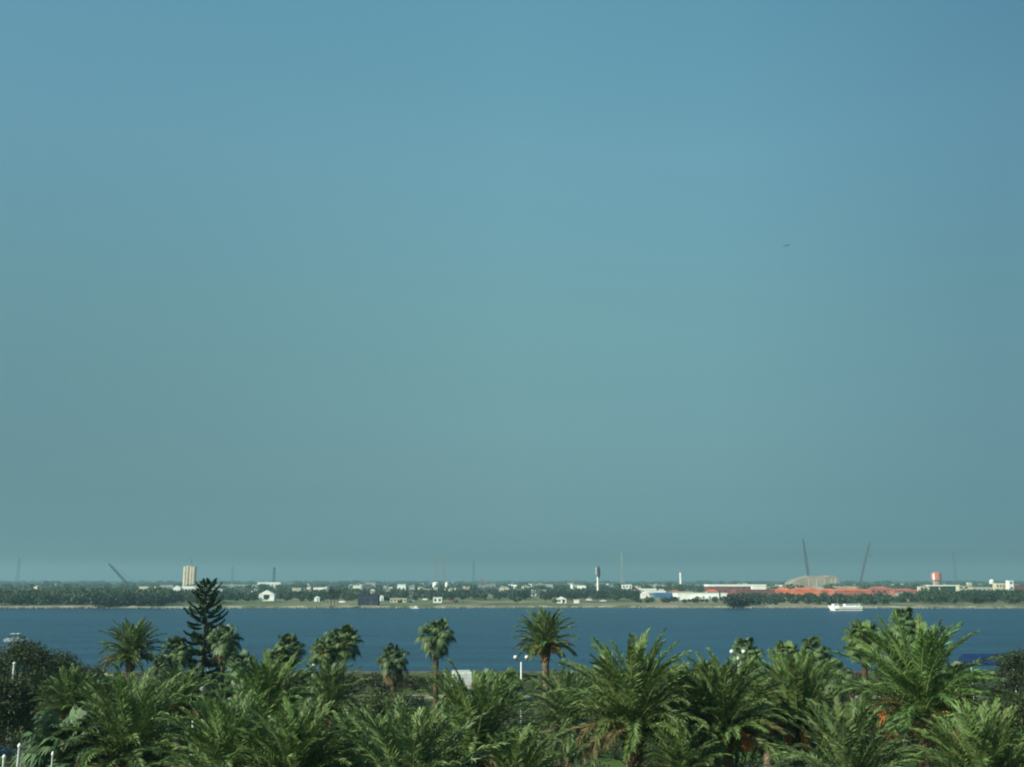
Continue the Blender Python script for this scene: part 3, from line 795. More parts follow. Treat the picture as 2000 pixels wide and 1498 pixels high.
# parked van seen from behind
def van(px, py, Y, label):
    c = at(px, py, Y); H = c.z - GZ; H = max(2.2, H)
    e = empty('parked_van', (c.x, Y, c.z - H), R(6), label, 'van')
    W, Ln = 2.3, 5.2
    m = MB()
    prof = [(-Ln / 2, .35), (-Ln / 2, 1.2), (-Ln / 2 + .04, H - .12), (-Ln / 2 + .12, H), (Ln / 2 - 1.7, H), (Ln / 2 - 1.0, 1.3), (Ln / 2 - .1, 1.05), (Ln / 2, .35)]
    vs = []
    for sx in (-1, 1):
        vs += [(sx * W / 2 * (0.93 if z > 1.3 else 1), y, z) for y, z in prof]
    n_ = len(prof); fs = [tuple(range(n_)), tuple(range(2 * n_ - 1, n_ - 1, -1))] + [(i, (i + 1) % n_ + 0, (i + 1) % n_ + n_, i + n_)[::-1] for i in range(n_)]
    m.add(vs, fs); m.build('body', M['weathered'], e)
    m = MB(); m.box((0, -Ln / 2 - .003, H * .48), (W * .03, .05, H * .6)); m.build('door_seam', M['grey'], e)
    m = MB(); m.box((0, -Ln / 2 - .06, .42), (W * .98, .14, .2)); m.build('bumper', M['darkgrey'], e)
    for s_ in (-1, 1):
        m = MB(); m.box((s_ * W * .46, -Ln / 2 - .005, 1.0), (.12, .06, .4)); m.build('tail_light', M['redroof'], e)
        for yy_ in (-1.6, 1.6):
            m = MB(); m.tube([(s_ * (W / 2 - .22), yy_, .34), (s_ * (W / 2 + .01), yy_, .34)], .34, 14); wl = m.build('wheel', M['rubber'], e)
            m = MB(); m.tube([(s_ * (W / 2 - .05), yy_, .34), (s_ * (W / 2 + .02), yy_, .34)], .18, 12); m.build('rim', M['grey'], wl)
van(901, 1309, 126, 'white boxy van parked at the waterside right of the slim fan palm')

# blue awning near the right edge
def awning(px0, px1, pyt, Y, label):
    a, c = at(px0, pyt, Y), at(px1, pyt, Y)
    w_ = c.x - a.x; e = empty('awning', ((a.x + c.x) / 2, Y, GZ), 0, label, 'awning')
    h = a.z - GZ
    m = MB(); d = 3.0
    m.add([(-w_ / 2, -d / 2, h - .75), (w_ / 2, -d / 2, h - .75), (w_ / 2, 0, h), (-w_ / 2, 0, h), (w_ / 2, d / 2, h - .75), (-w_ / 2, d / 2, h - .75),
           (-w_ / 2, -d / 2, h - 1.0), (w_ / 2, -d / 2, h - 1.0), (w_ / 2, d / 2, h - 1.0), (-w_ / 2, d / 2, h - 1.0)],
          [(0, 1, 2, 3), (3, 2, 4, 5), (6, 7, 1, 0), (5, 4, 8, 9), (0, 3, 5), (1, 4, 2), (6, 0, 5, 9), (7, 8, 4, 1)])
    m.build('canopy', M['bluetarp'], e)
    for sx in (-1, 1):
        for sy in (-1, 1):
            m = MB(); m.tube([(sx * (w_ / 2 - .1), sy * (d / 2 - .1), 0), (sx * (w_ / 2 - .1), sy * (d / 2 - .1), h - .8)], .04, 6); m.build('pole', M['white'], e)
awning(1880, 1966, 1276, 100, 'dark blue awning by the water near the right edge')
# blue parked car glimpsed in the lower left
def car(e, paint, W=1.75, Ln=4.3, H=1.45):
    m = MB()
    prof = [(-Ln / 2, .3), (-Ln / 2, .8), (-Ln / 2 + .9, .95), (-Ln / 2 + 1.5, H), (Ln / 2 - 1.3, H), (Ln / 2 - .6, .98), (Ln / 2, .85), (Ln / 2, .3)]
    vs = []
    for sy in (-1, 1): vs += [(x, sy * W / 2 * (0.82 if z > 1.1 else 1), z) for x, z in prof]
    n_ = len(prof); fs = [tuple(range(n_))[::-1], tuple(range(n_, 2 * n_))] + [(i, (i + 1) % n_, (i + 1) % n_ + n_, i + n_) for i in range(n_)]
    m.add(vs, fs); m.build('body', paint, e)
    m = MB()
    for sy in (-1, 1):
        y = sy * W / 2 * .925
        m.add([(-.75 * Ln / 4.3, y + sy * .06, 1.0), (1.3, y + sy * .06, 1.0), (.75, y - sy * .035, H - .1), (-.45, y - sy * .035, H - .1)], [(0, 1, 2, 3)])
    m.build('side_window', M['window'], e)
    for sx in (-1, 1):
        for sy in (-1, 1):
            m = MB(); m.tube([(sx * Ln * .31, sy * (W / 2 - .15), .31), (sx * Ln * .31, sy * (W / 2 + .02), .31)], .31, 12); m.build('wheel', M['rubber'], e)
c_ = on(60, 1478, GZ); e = empty('parked_car', (c_.x, c_.y, GZ), R(20), 'blue car glimpsed between the trees in the bottom left', 'car'); car(e, M['bluecar'])
# small white rowing boat with an arched cover just beyond the left edge tree
def dinghy(px, py, label):
    c = on(px, py, 0); e = empty('small_boat', (c.x, c.y, 0), R(8), label, 'boat')
    L_, B = 5.2, 1.8; m = MB(); vs = []; fs = []; n_ = 10
    for i in range(n_ + 1):
        u = i / n_; x = -L_ / 2 + L_ * u; hb = B / 2 * min(1, (1 - u) * 2.2) ** .6 + .03
        vs += [(x, -hb, .65 + .25 * u), (x, -hb * .7, -.1), (x, hb * .7, -.1), (x, hb, .65 + .25 * u)]
        if i: a = 4 * i; fs += [(a - 4, a - 3, a + 1, a), (a - 3, a - 2, a + 2, a + 1), (a - 2, a - 1, a + 3, a + 2)]
    fs += [(0, 1, 2, 3)]; m.add(vs, fs); m.build('hull', M['white'], e)
    m = MB(); m.box((-.3, 0, .55), (2.6, 1.3, .08)); m.build('deck', M['cream'], e)
    m = MB(); m.box((-.2, 0, 1.85), (2.1, 1.5, .07)); b_ = m.build('canopy', M['white'], e)
    for sx in (-1, 1):
        for sy in (-1, 1):
            m = MB(); m.tube([(-.2 + sx * .95, sy * .68, .6), (-.2 + sx * .95, sy * .68, 1.82)], .03, 5); m.build('post', M['grey'], e)
dinghy(31, 1252, 'small white canopied boat just above the dark tree at the left edge')

# ------------------------------------------------------------------ the gliding bird
def bird(px, py, Y):
    c = at(px, py, Y); e = None
    m = MB(); vs = []; fs = []
    body = [(-.62, .01, -.02), (-.5, .05, -.02), (-.25, .13, 0), (0, .15, 0), (.22, .11, .02), (.36, .06, .06), (.46, .07, .08), (.54, .04, .07), (.80, .012, .02)]
    n_ = 8
    for x, r_, z in body:
        for k in range(n_):
            q = 2 * math.pi * k / n_; vs.append((x, r_ * math.cos(q), z + r_ * math.sin(q) * .9))
    for i in range(len(body) - 1):
        for k in range(n_):
            fs.append((i * n_ + k, (i + 1) * n_ + k, (i + 1) * n_ + (k + 1) % n_, i * n_ + (k + 1) % n_))
    m.add(vs, fs)
    for s_ in (-1, 1):
        up = []; 
        for y, x0, x1, z in ((.08, .18, -.20, .03), (.42, .26, -.16, .14), (.75, .17, -.20, .12), (1.05, -.02, -.30, .05), (1.2, -.22, -.36, .0)):
            up += [(x0, s_ * y, z), ((x0 + x1) / 2, s_ * y, z + .025), (x1, s_ * y, z - .01), ((x0 + x1) / 2, s_ * y, z - .015)]
        f_ = []
        for i in range(4):
            for k in range(4): f_.append((i * 4 + k, (i + 1) * 4 + k, (i + 1) * 4 + (k + 1) % 4, i * 4 + (k + 1) % 4))
        m.add(up, f_)
    m.add([(-.55, -.04, 0), (-.55, .04, 0), (-.82, .11, -.02), (-.82, -.11, -.02), (-.7, 0, .02)], [(0, 1, 2, 4), (0, 4, 3), (4, 2, 3)])
    o = m.build('bird', M['plumage'], None, c, smooth=True); o.rotation_euler = (R(-8), R(3), R(65))
    tag(o, 'dark bird gliding alone in the open sky', 'bird')
bird(1537, 480, 300)

# ------------------------------------------------------------------ buildings on the far shore
def depth_of(py, z=FZ):
    return float(on(1000, py, z).y)

def house(name, px0, px1, ytop, ybase, label, wall='white', roof='whiteroof', shape='flat', cat='building', nwin=0, rows=1, dy=None, group=None, eave=0.25, door=True, winmat='window', wallcut=None, depth_m=None):
    Y = depth_of(ybase) if dy is None else dy
    a, c = at(px0, ytop, Y), at(px1, ytop, Y)
    W = c.x - a.x; H = a.z - FZ; D = depth_m or max(6, min(30, W * 0.6))
    e = empty(name, ((a.x + c.x) / 2, Y, FZ), 0, label, cat, group)
    rh = {'flat': 0.25, 'gable': min(H * 0.4, W * 0.3), 'hip': min(H * 0.4, W * 0.25), 'slab': min(H * .55, 2.2)}[shape]
    wh = H - rh
    m = MB(); m.box((0, D / 2, wh / 2 - .2), (W, D, wh + .4))
    wl = m.build('wall', M[wall], e)
    m = MB()
    o = eave
    if shape in ('flat', 'slab'):
        m.box((0, D / 2, wh + rh / 2 + .003), (W + 2 * o, D + 2 * o, rh))
    elif shape == 'gable':      # gable end faces the camera
        x, y0, y1 = W / 2 + o, -o, D + o
        m.add([(-x, y0, wh + .003), (x, y0, wh + .003), (0, y0, H), (-x, y1, wh + .003), (x, y1, wh + .003), (0, y1, H)], [(0, 1, 2), (5, 4, 3), (0, 2, 5, 3), (2, 1, 4, 5), (0, 3, 4, 1)])
    else:
        x, y0, y1 = W / 2 + o, -o, D + o; xi = max(0.5, x - D * 0.45)
        m.add([(-x, y0, wh + .003), (x, y0, wh + .003), (x, y1, wh + .003), (-x, y1, wh + .003), (-xi, D / 2, H), (xi, D / 2, H)], [(0, 1, 5, 4), (1, 2, 5), (2, 3, 4, 5), (3, 0, 4), (0, 3, 2, 1)])
    m.build('roof', M[roof], e)
    k = nwin
    for r_ in range(rows):
        for i in range(k):
            x = -W / 2 + W * (i + .5) / k; ww = min(W / k * .5, 3.0); hh = min(wh / rows * .45, 1.8)
            m = MB(); m.box((x, -.02, wh * (r_ + .55) / rows), (ww, .12, hh)); m.build('window', M[winmat], e)
    if door and wh > 2.2:
        m = MB(); m.box((W * .18, -.03, 1.05), (min(W * .2, 1.3), .1, 2.1)); m.build('door', M['darkgrey'], e)
    return e, W, H, D, Y

def silo_cluster(px0, px1, ytop, ybase, Y):
    a, c = at(px0, ytop, Y), at(px1, ytop, Y); W = c.x - a.x; H = a.z - FZ
    e = empty('silo', ((a.x + c.x) / 2, Y, FZ), 0, 'tall tan cluster of concrete silos behind the conifer tip', 'silo')
    r = W / 5.6
    for i, x in enumerate((-W / 2 + r, -W / 6 + r * .2, W / 6 - r * .2, W / 2 - r)):
        m = MB(); m.lathe([(r, 0), (r, H * (0.93 if i != 1 else .96)), (r * .9, H * (.95 if i != 1 else .975))], (x, 0, 0), 18); m.build('cylinder', M['silo'], e)
    m = MB(); m.box((-W * .05, 0, H * .975), (W * .5, r * 1.6, H * .05)); m.build('headhouse', M['tan'], e)
    m = MB(); m.tube([(W * .05, 0, H), (W * .05, 0, H * 1.3)], .35, 5); m.build('antenna', M['mast'], e)
silo_cluster(359, 385, 1104, 1146, 1500)

house('warehouse', 355, 379, 1144, 1158, 'white building at the foot of the tan silos', nwin=4, winmat='maroon', dy=1150)
house('warehouse', 380, 394, 1144, 1162, 'white block between the silos and the conifer', dy=1060)
house('shed', 339, 353, 1143, 1156, 'white gabled shed left of the silos', shape='gable', dy=1100)
house('house', 415, 434, 1150, 1171, 'white house with a dark opening right behind the conifer tip', dy=760, nwin=1, shape='flat')
house('hall', 420, 504, 1141, 1151, 'long pale grey green hall behind the conifer', 'grey', 'greyroof', 'slab', nwin=0, dy=1500)
house('shed', 160, 176, 1151, 1158, 'small white roofed shed at far left in the trees', shape='slab', dy=900)
house('boathouse', 177, 201, 1154, 1161, 'white roofed boathouse beside the small shed at far left', shape='slab', dy=850)
house('shed', 272, 290, 1145, 1158, 'cream shed between the left crane and the silos', 'cream', dy=980)
house('hall', 292, 338, 1144, 1152, 'low pale hall left of the white gabled shed', 'grey', 'greyroof', dy=1300)
house('hall', 503, 548, 1136, 1143, 'hall with a white roof strip above the house with the round opening', 'white', 'greyroof', nwin=7, dy=1900)
e, W, H, D, Y = house('boathouse', 506, 536, 1152, 1176, 'white gabled boathouse with a large dark round opening', shape='gable', dy=690, door=False)
m = MB(); m.tube([(0, -.10, H * .42), (0, .3, H * .42)], H * .28, 20); m.build('doorway', M['window'], e)
house('house', 497, 504, 1151, 1162, 'small pale house just left of the boathouse with the round opening', 'cream', dy=900)
house('warehouse', 600, 638, 1147, 1156, 'long white roofed warehouse left of the tall far trees', roof='whiteroof', wall='concrete', shape='slab', dy=1150)
house('shed', 571, 588, 1148, 1162, 'pale pinkish shed left of the long white roofed warehouse', 'concrete', dy=950)
house('shed', 614, 624, 1164, 1176, 'small white hut on the grass below the long white roofed warehouse', shape='gable', dy=680)
house('warehouse', 683, 716, 1141, 1147, 'white roofed warehouse above the navy block', shape='slab', dy=1700)
house('tank', 729, 736, 1141, 1147, 'small white box right of the white roofed warehouse above the navy block', dy=1700, door=False)
house('house', 723, 732, 1150, 1163, 'small pale pink house directly behind the navy block', 'silo', 'whiteroof', 'gable', dy=860)
house('barge_shed', 699, 738, 1161, 1184, 'dark navy block standing at the water', 'navy', 'navy', nwin=3, dy=585, door=True, depth_m=9)
house('house', 740, 749, 1162, 1172, 'white house touching the right of the navy block', shape='gable', dy=700)
house('shed', 762, 794, 1168, 1176, 'low cream shed right of the navy block', 'cream', 'cream', dy=650, nwin=5)
house('house', 846, 863, 1166, 1176, 'white house with two windows right of the low cream shed', dy=640, nwin=2, door=False)
house('house', 1088, 1106, 1165, 1176, 'white gabled house on the bank left of the tall sign', shape='gable', dy=640, nwin=2)
house('shed', 1122, 1131, 1171, 1177, 'tiny white shed between the gabled house and the tall sign', dy=640)
house('house', 1058, 1063, 1140, 1147, 'left of two tiny white far buildings under the hazy hill', dy=2000, door=False)
house('house', 1066, 1078, 1141, 1146, 'right and wider of two tiny white far buildings under the hazy hill', dy=2000, door=False)
house('house', 1215, 1234, 1141, 1155, 'white cube house right of the tall sign', nwin=3, rows=2, dy=1150)
house('house', 1252, 1268, 1155, 1169, 'white house with a sloping roof left of the blue shed', shape='gable', dy=800)
house('shed', 1278, 1326, 1157, 1168, 'blue roofed shed left of the longest white warehouse', 'blueroof', 'blueroof', 'slab', dy=820)
e, W, H, D, Y = house('warehouse', 1323, 1420, 1158, 1175, 'longest white warehouse near the shore with its left half lower', dy=740, nwin=0, door=False, depth_m=22)
m = MB(); m.box((W * .13, -1.2, (H - 2.5) / 2), (W * .68, 2.0, H - 2.4)); m.build('annex', M['white'], e)
for i in range(5):
    m = MB(); m.box((-W * .12 + i * W * .13, -2.24, 1.5), (1.6, .1, 2.6)); m.build('loading_door', M['grey'], e)
m = MB(); m.box((W * .34, -2.25, 3.2), (1.2, .1, 4.5)); m.build('dark_bay', M['darkgrey'], e)
house('hall', 1385, 1496, 1141, 1154, 'long maroon hall with a white roof behind the longest white warehouse', 'maroon', 'whiteroof', 'slab', dy=1150, nwin=9)
house('shed', 1470, 1496, 1144, 1154, 'cream white end block of the maroon hall row', 'whiteroof', 'whiteroof', dy=1120, door=False)
house('hall', 1516, 1546, 1147, 1158, 'brightest orange hall, leftmost of the orange roofs', 'orange', 'orange', 'hip', dy=1000)
house('hall', 1547, 1602, 1147, 1157, 'orange hall right of the brightest one', 'orange', 'orange', 'hip', dy=1040)
house('hall', 1604, 1634, 1149, 1157, 'dull orange hall, third of the orange roofs', 'redroof', 'orange', 'hip', dy=1060)
house('hall', 1522, 1590, 1137, 1144, 'dark roofed hall above the orange roofs', 'darkgrey', 'maroon', 'flat', dy=1700)
house('hall', 1630, 1700, 1148, 1156, 'long dim red hall right of the orange roofs', 'redroof', 'orange', 'hip', dy=1020)
house('hall', 1746, 1792, 1149, 1157, 'dull red hall at the right end of the row of red roofs', 'redroof', 'redroof', 'hip', dy=1040)
house('hall', 1436, 1514, 1151, 1158, 'low brownish hall at the left end of the orange roofs', 'maroon', 'redroof', 'flat', dy=980)
house('hall', 1700, 1743, 1145, 1156, 'pinkish red hall left of the cream block with columns', 'redroof', 'redroof', 'hip', dy=1080, nwin=4)
house('block', 1796, 1813, 1145, 1160, 'cream block at the left end of the portal building', 'cream', 'cream', dy=950, nwin=2, rows=2)
# portal building: a white beam on columns
Y = 960; a, c = at(1813, 1142, Y), at(1874, 1142, Y); W = c.x - a.x; H = a.z - FZ
e = empty('portal_building', ((a.x + c.x) / 2, Y, FZ), 0, 'long white beam carried on cream columns above dark trees', 'building')
m = MB(); m.box((0, 3, H - .5), (W, 6, 1.0)); m.build('beam', M['whiteroof'], e)
for x in (-W / 2 + .8, -W * .12, W / 2 - 1.4):
    m = MB(); m.box((x, 3, (H - 1) / 2 - .1), (1.3, 3, H - .8)); m.build('column', M['cream'], e)
m = MB(); m.box((0, 5.4, H * .62), (W * .9, .4, H * .4)); m.build('back_wall', M['greyroof'], e)
house('block', 1872, 1892, 1144, 1163, 'cream block at the right end of the portal building', 'cream', 'cream', dy=930, nwin=2, rows=3)
house('house', 1891, 1898, 1137, 1146, 'small bright cube on the roofline right of the portal building', 'cream', dy=1400, door=False)
house('hall', 1900, 1944, 1146, 1156, 'low cream hall between the cube and the church like block', 'concrete', 'cream', dy=1100, nwin=5)
house('block', 1945, 1969, 1138, 1160, 'cream block with a lower wing near the right edge', 'cream', 'cream', dy=960, nwin=4, rows=2)
house('block', 1970, 1979, 1133, 1162, 'narrow white stair tower near the right edge', 'white', dy=950, nwin=1, rows=3)
house('hall', 1981, 2012, 1142, 1157, 'maroon hall with a pale base cut off by the right edge', 'maroon', 'darkgrey', dy=1100)
# dome
Y = 2000; c = at(1937, 1136, Y); r = 4.6; e = empty('dome_tank', (c.x, Y, FZ), 0, 'white round topped tank near the right edge above the trees', 'tank')
h = c.z - FZ + 1; m = MB(); m.lathe([(r, 0), (r, h)], n=20); m.build('wall', M['white'], e); m = MB(); m.sphere((0, 0, h), r, 20, 10, sz=.9); m.build('dome', M['white'], e, smooth=True)
# pair of tanks
for px, wd, lb in ((851, 12, 'left, wider one of two white storage tanks above the far trees'), (873, 7, 'right, narrower one of two white storage tanks above the far trees')):
    Y = 1300; c = at(px, 1136, Y); h = c.z - FZ; r = wd / 2 * Y / 2000; e = empty('storage_tank', (c.x, Y, FZ), 0, lb, 'tank', 'white storage tanks')
    m = MB(); m.lathe([(r, 0), (r, h - 1)], n=20); m.build('wall', M['white'], e); m = MB(); m.lathe([(r, h - 1), (r * .5, h - .3), (.1, h)], n=20); m.build('roof', M['whiteroof'], e)
# round red and white tower
Y = 1500; c = at(1828, 1117, Y); h = c.z - FZ; r = 9.5 * Y / 2000
e = empty('water_tower', (c.x, Y, FZ), 0, 'red round tower with a white strip rising above the horizon at the right', 'tower')
m = MB(); m.lathe([(r * .8, 0), (r * .8, h * .55)], n=20); m.build('base', M['tan'], e)
m = MB(); m.lathe([(r, h * .55), (r * 1.04, h * .6), (r, h * .93), (r * .55, h)], n=24); m.build('tank', M['redtank'], e)
m = MB(); m.box((-r * .78, -r * .68, h * .74), (r * .36, r * .2, h * .36), rz=-.7); m.build('white_strip', M['white'], e)
# white chimney
Y = 1800; c = at(1329, 1117, Y); h = c.z - FZ; e = empty('chimney', (c.x, Y, FZ), 0, 'slim white chimney standing on the horizon above the sand bank', 'chimney')
m = MB(); m.lathe([(2.3, 0), (1.7, h)], n=14); m.build('shaft', M['white'], e); m = MB(); m.lathe([(1.9, h - 1.2), (1.9, h + .1)], n=14); m.build('rim', M['concrete'], e)
# tan quarry-like round building
Y = 1600; a, c = at(1540, 1124, Y), at(1640, 1124, Y); W = c.x - a.x; H = a.z - FZ
e = empty('storage_dome', ((a.x + c.x) / 2, Y, FZ), 0, 'broad tan stepped storage building under the left one of the two tall cranes', 'building')
m = MB(); vs = []; n_ = 28
prof = [(0, .25), (.08, .55), (.18, .74), (.3, .86), (.45, 1.0), (.6, .96), (.78, .94), (.80, 1.02), (.92, 1.0), (.96, .8), (1, .3)]
for x, z in prof: vs += [(-W / 2 + W * x, 0, -.3), (-W / 2 + W * x, 0, H * z), (-W / 2 + W * x, 40, H * z), (-W / 2 + W * x, 40, -.3)]
fs = []
for i in range(len(prof) - 1): q = 4 * i; fs += [(q, q + 4, q + 5, q + 1), (q + 1, q + 5, q + 6, q + 2), (q + 2, q + 6, q + 7, q + 3)]
fs += [(0, 1, 2, 3), tuple(4 * (len(prof) - 1) + k for k in (3, 2, 1, 0))]
m.add(vs, fs); m.build('shell', M['tan'], e)
for x in (-.1, .05, .2, .33, .42):
    m = MB(); m.box((W * x, -.3, H * .5), (2.2, .6, H * .55)); m.build('buttress', M['concrete'], e)

# low causeway between the trees
Y = 1250; a, c = at(736, 1152, Y), at(1160, 1152, Y); W = c.x - a.x
e = empty('causeway', ((a.x + c.x) / 2, Y, FZ), 0, 'long low pale causeway on short piers across the middle of the far shore', 'bridge')
h = a.z - FZ; m = MB(); m.box((0, 0, h - .4), (W, 9, .8)); m.build('deck', M['concrete'], e)
m = MB(); m.box((0, -4.6, h + .45), (W, .2, .9)); m.build('railing', M['concrete'], e)
for i in range(28):
    m = MB(); m.box((-W / 2 + W * (i + .5) / 28, 0, (h - .8) / 2 - .2), (1.6, 6, h - .4)); m.build('pier', M['concrete'], e)

# tall sign on a pole
Y = 735; b_ = on(1168, 1169, FZ); Y = b_.y; t_ = at(1168, 1106, Y); h = t_.z - FZ
e = empty('tall_sign', (b_.x, Y, FZ), 0, 'tall white pole carrying a dark oval panel, alone in the middle of the far shore', 'sign')
m = MB(); m.lathe([(.95, 0), (.7, h * .5), (.55, h * .95)], n=12); m.build('pole', M['white'], e)
m = MB(); m.sphere((0, 0, 0), 1.0, 16, 12, sx=1.5, sy=.8, sz=4.8); m.build('panel', M['mast'], e, (.55, -.2, h - 4.4), smooth=True)
m = MB(); m.box((-1.15, -.3, h - 3.4), (.5, .5, 5.4)); m.build('edge_strip', M['white'], e)

# lattice masts
def lattice(px, ytop, Y, wb, wt, m_, label, arms=0, cat='mast', group='lattice masts on the horizon', name='lattice_mast', r=.28):
    t_ = at(px, ytop, Y); h = t_.z - FZ; e = empty(name, (t_.x, Y, FZ), 0, label, cat, group)
    m = MB(); n_ = max(5, int(h / 7))
    for sx in (-1, 1):
        for sy in (-1, 1): m.tube([(sx * wb / 2, sy * wb / 2, 0), (sx * wt / 2, sy * wt / 2, h)], [r, r * .8], 4)
    for i in range(n_):
        z0, z1 = h * i / n_, h * (i + 1) / n_; w0, w1 = wb + (wt - wb) * i / n_, wb + (wt - wb) * (i + 1) / n_
        for sy in (-1, 1):
            m.tube([(-w0 / 2, sy * w0 / 2, z0), (w1 / 2, sy * w1 / 2, z1)], r * .6, 4); m.tube([(w0 / 2, sy * w0 / 2, z0), (-w1 / 2, sy * w1 / 2, z1)], r * .6, 4)
    m.build('frame', m_, e)
    for k in range(arms):
        z = h * (.72 + .12 * k); m = MB(); m.tube([(-wb * (1.0 - .12 * k), 0, z), (0, 0, z + wb * .12), (wb * (1.0 - .12 * k), 0, z)], r * 1.1, 4); m.build('crossarm', m_, e)
    return e
lattice(38, 1089, 2600, 9, 2, M['mast'], 'faint mast near the left edge', 2)
lattice(455, 1106, 3200, 9, 2, M['mast'], 'very faint mast between the silos and the dark slim mast', 2)
lattice(536, 1107, 2000, 5, 2.6, M['mast'], 'dark slim mast behind the hall with a white roof strip', 0, r=.5)
lattice(853, 1084, 2700, 9, 3, M['redmast'], 'left one of a faint pinkish pair of masts above the storage tanks', 2)
lattice(868, 1086, 2700, 9, 3, M['redmast'], 'right one of a faint pinkish pair of masts above the storage tanks', 2)
lattice(925, 1094, 2500, 7, 2, M['mast'], 'lone faint mast right of the pinkish pair', 2)
lattice(940, 1128, 1500, 5, 2, M['redmast'], 'short reddish mast just right of the lone faint one', 1)
lattice(1214, 1079, 2400, 6, 1.8, M['grey'], 'pale tall mast right of the tall sign', 1)
lattice(1862, 1078, 2900, 8, 2, M['mast'], 'very faint mast right of the red round tower', 2)
lattice(90, 1134, 1500, 6, 4, M['mast'], 'short dark stub tower above the trees near the left edge', 0, r=.8)
lattice(115, 1135, 1700, 6, 4, M['mast'], 'shorter fainter stub tower right of the dark stub tower', 0, r=.6)

def crane(pb, pt, Y, label, wb=3.2, r=.42, cat='crane', hook=True):
    """crawler crane: base at photo point pb, boom tip at pt"""
    b_ = at(pb[0], pb[1], Y); t_ = at(pt[0], pt[1], Y); e = empty('crawler_crane', (b_.x, Y, FZ), 0, label, cat, 'cranes on the far shore')
    p0 = Vector((0, 0, 4)); p1 = Vector((t_.x - b_.x, 0, t_.z - FZ)); s_ = 1 if p1.x < 0 else -1
    d = (p1 - p0); Lb = d.length; d.normalize(); n = Vector((-d.z, 0, d.x)); m = MB(); k_ = max(8, int(Lb / 5))
    def wid(u): return wb * min(1, .35 + u * 5, .25 + (1 - u) * 4) / 2
    for sx in (-1, 1):
        for sy in (-1, 1):
            m.tube([tuple(p0 + d * Lb * u + n * sx * wid(u) + Vector((0, sy * wid(u), 0))) for u in (0, .13, .5, .83, 1)], r, 4)
    for i in range(k_):
        u0, u1 = i / k_, (i + 1) / k_
        for sy in (-1, 1):
            m.tube([tuple(p0 + d * Lb * u0 + n * wid(u0) + Vector((0, sy * wid(u0), 0))), tuple(p0 + d * Lb * u1 - n * wid(u1) + Vector((0, sy * wid(u1), 0)))], r * .6, 4)
            m.tube([tuple(p0 + d * Lb * u0 - n * wid(u0) + Vector((0, sy * wid(u0), 0))), tuple(p0 + d * Lb * u1 + n * wid(u1) + Vector((0, sy * wid(u1), 0)))], r * .6, 4)
    m.build('boom', M['mast'], e)
    m = MB(); m.box((s_ * 2.5, 0, 3.6), (9, 4, 3.2)); m.box((-s_ * 1.8, -2.4, 3.4), (1.8, 1.6, 2.4)); m.build('cab', M['mast'], e)
    for sy in (-1, 1):
        m = MB(); m.tube([(-3.6, sy * 2.6, .9), (3.6, sy * 2.6, .9)], .9, 8); m.box((0, sy * 2.6, .9), (7.2, 1.1, 1.75)); m.build('track', M['darkgrey'], e)
    m = MB(); g = Vector((s_ * 6, 0, 12)); m.tube([tuple(g), tuple(p1)], .12, 4); m.tube([(s_ * 5, 0, 5), tuple(g), (0, 0, 5)], .3, 4); m.build('stay', M['mast'], e)
    if hook:
        m = MB(); m.tube([tuple(p1), tuple(p1 + Vector((0, 0, -Lb * .3)))], .13, 4); m.box(tuple(p1 + Vector((0, 0, -Lb * .3 - 1))), (1.5, 1.5, 2.2)); m.build('hook', M['mast'], e)
crane((1581, 1134), (1568, 1051), 1750, 'left, near upright one of the two tall cranes', r=.5, wb=2.6, hook=False)
crane((1678, 1134), (1699, 1056), 1900, 'right one of the two tall cranes, its boom leaning right', r=.5, wb=2.6)
crane((256, 1142), (212, 1100), 1450, 'low crane at the left whose boom leans left above the trees', r=.3, wb=2.2, hook=False)

# white excursion boat
def excursion_boat(px0, px1, ywater, label):
    Y = on(1650, ywater, 0).y; a, c = at(px0, ywater, Y), at(px1, ywater, Y); Ln = c.x - a.x
    e = empty('tour_boat', ((a.x + c.x) / 2, Y, 0), 0, label, 'boat')
    m = MB(); vs = []; fs = []; n_ = 16
    for i in range(n_ + 1):
        u = i / n_; x = -Ln / 2 + Ln * u; hb = 2.4 * min(1, (u * 3.0 + .05)) ** .7; top = 2.0 + 1.6 * max(0, .35 - u) ** 1.1 + .5 * max(0, u - .6)
        xt = x - (.0 if u > .3 else 0); xb = x + 1.6 * max(0, .2 - u) * 5
        vs += [(x, -hb, top), (xb, -hb * .75, -.4), (xb, hb * .75, -.4), (x, hb, top)]
        if i: q = 4 * i; fs += [(q - 4, q - 3, q + 1, q), (q - 3, q - 2, q + 2, q + 1), (q - 2, q - 1, q + 3, q + 2), (q - 4, q, q + 3, q - 1)]
    fs += [(0, 3, 2, 1), (4 * n_, 4 * n_ + 1, 4 * n_ + 2, 4 * n_ + 3)]
    m.add(vs, fs); m.build('hull', M['white'], e)
    m = MB(); m.box((-Ln * .27, 0, 2.5), (Ln * .16, 3.2, 1.5)); cb = m.build('wheelhouse', M['white'], e)
    m = MB(); m.box((-Ln * .27, -1.62, 2.85), (Ln * .12, .06, .4)); m.build('window', M['window'], cb)
    m = MB(); m.box((Ln * .22, 0, 3.15), (Ln * .46, 4.0, .14)); m.build('canopy', M['white'], e)
    m = MB(); m.box((Ln * .22, 0, 2.55), (Ln * .44, 3.6, 1.1)); k = m.build('cabin', M['white'], e)
    m = MB(); m.box((Ln * .22, -1.82, 2.75), (Ln * .38, .06, .3)); m.build('window', M['window'], k)
    m = MB(); m.tube([(-Ln * .2, 0, 3.2), (-Ln * .19, 0, 6.6)], .07, 5); m.build('mast', M['grey'], e)
    m = MB(); m.box((Ln * .06, 0, 1.0), (Ln * .80, 4.86, .10)); m.build('rub_rail', M['grey'], e)
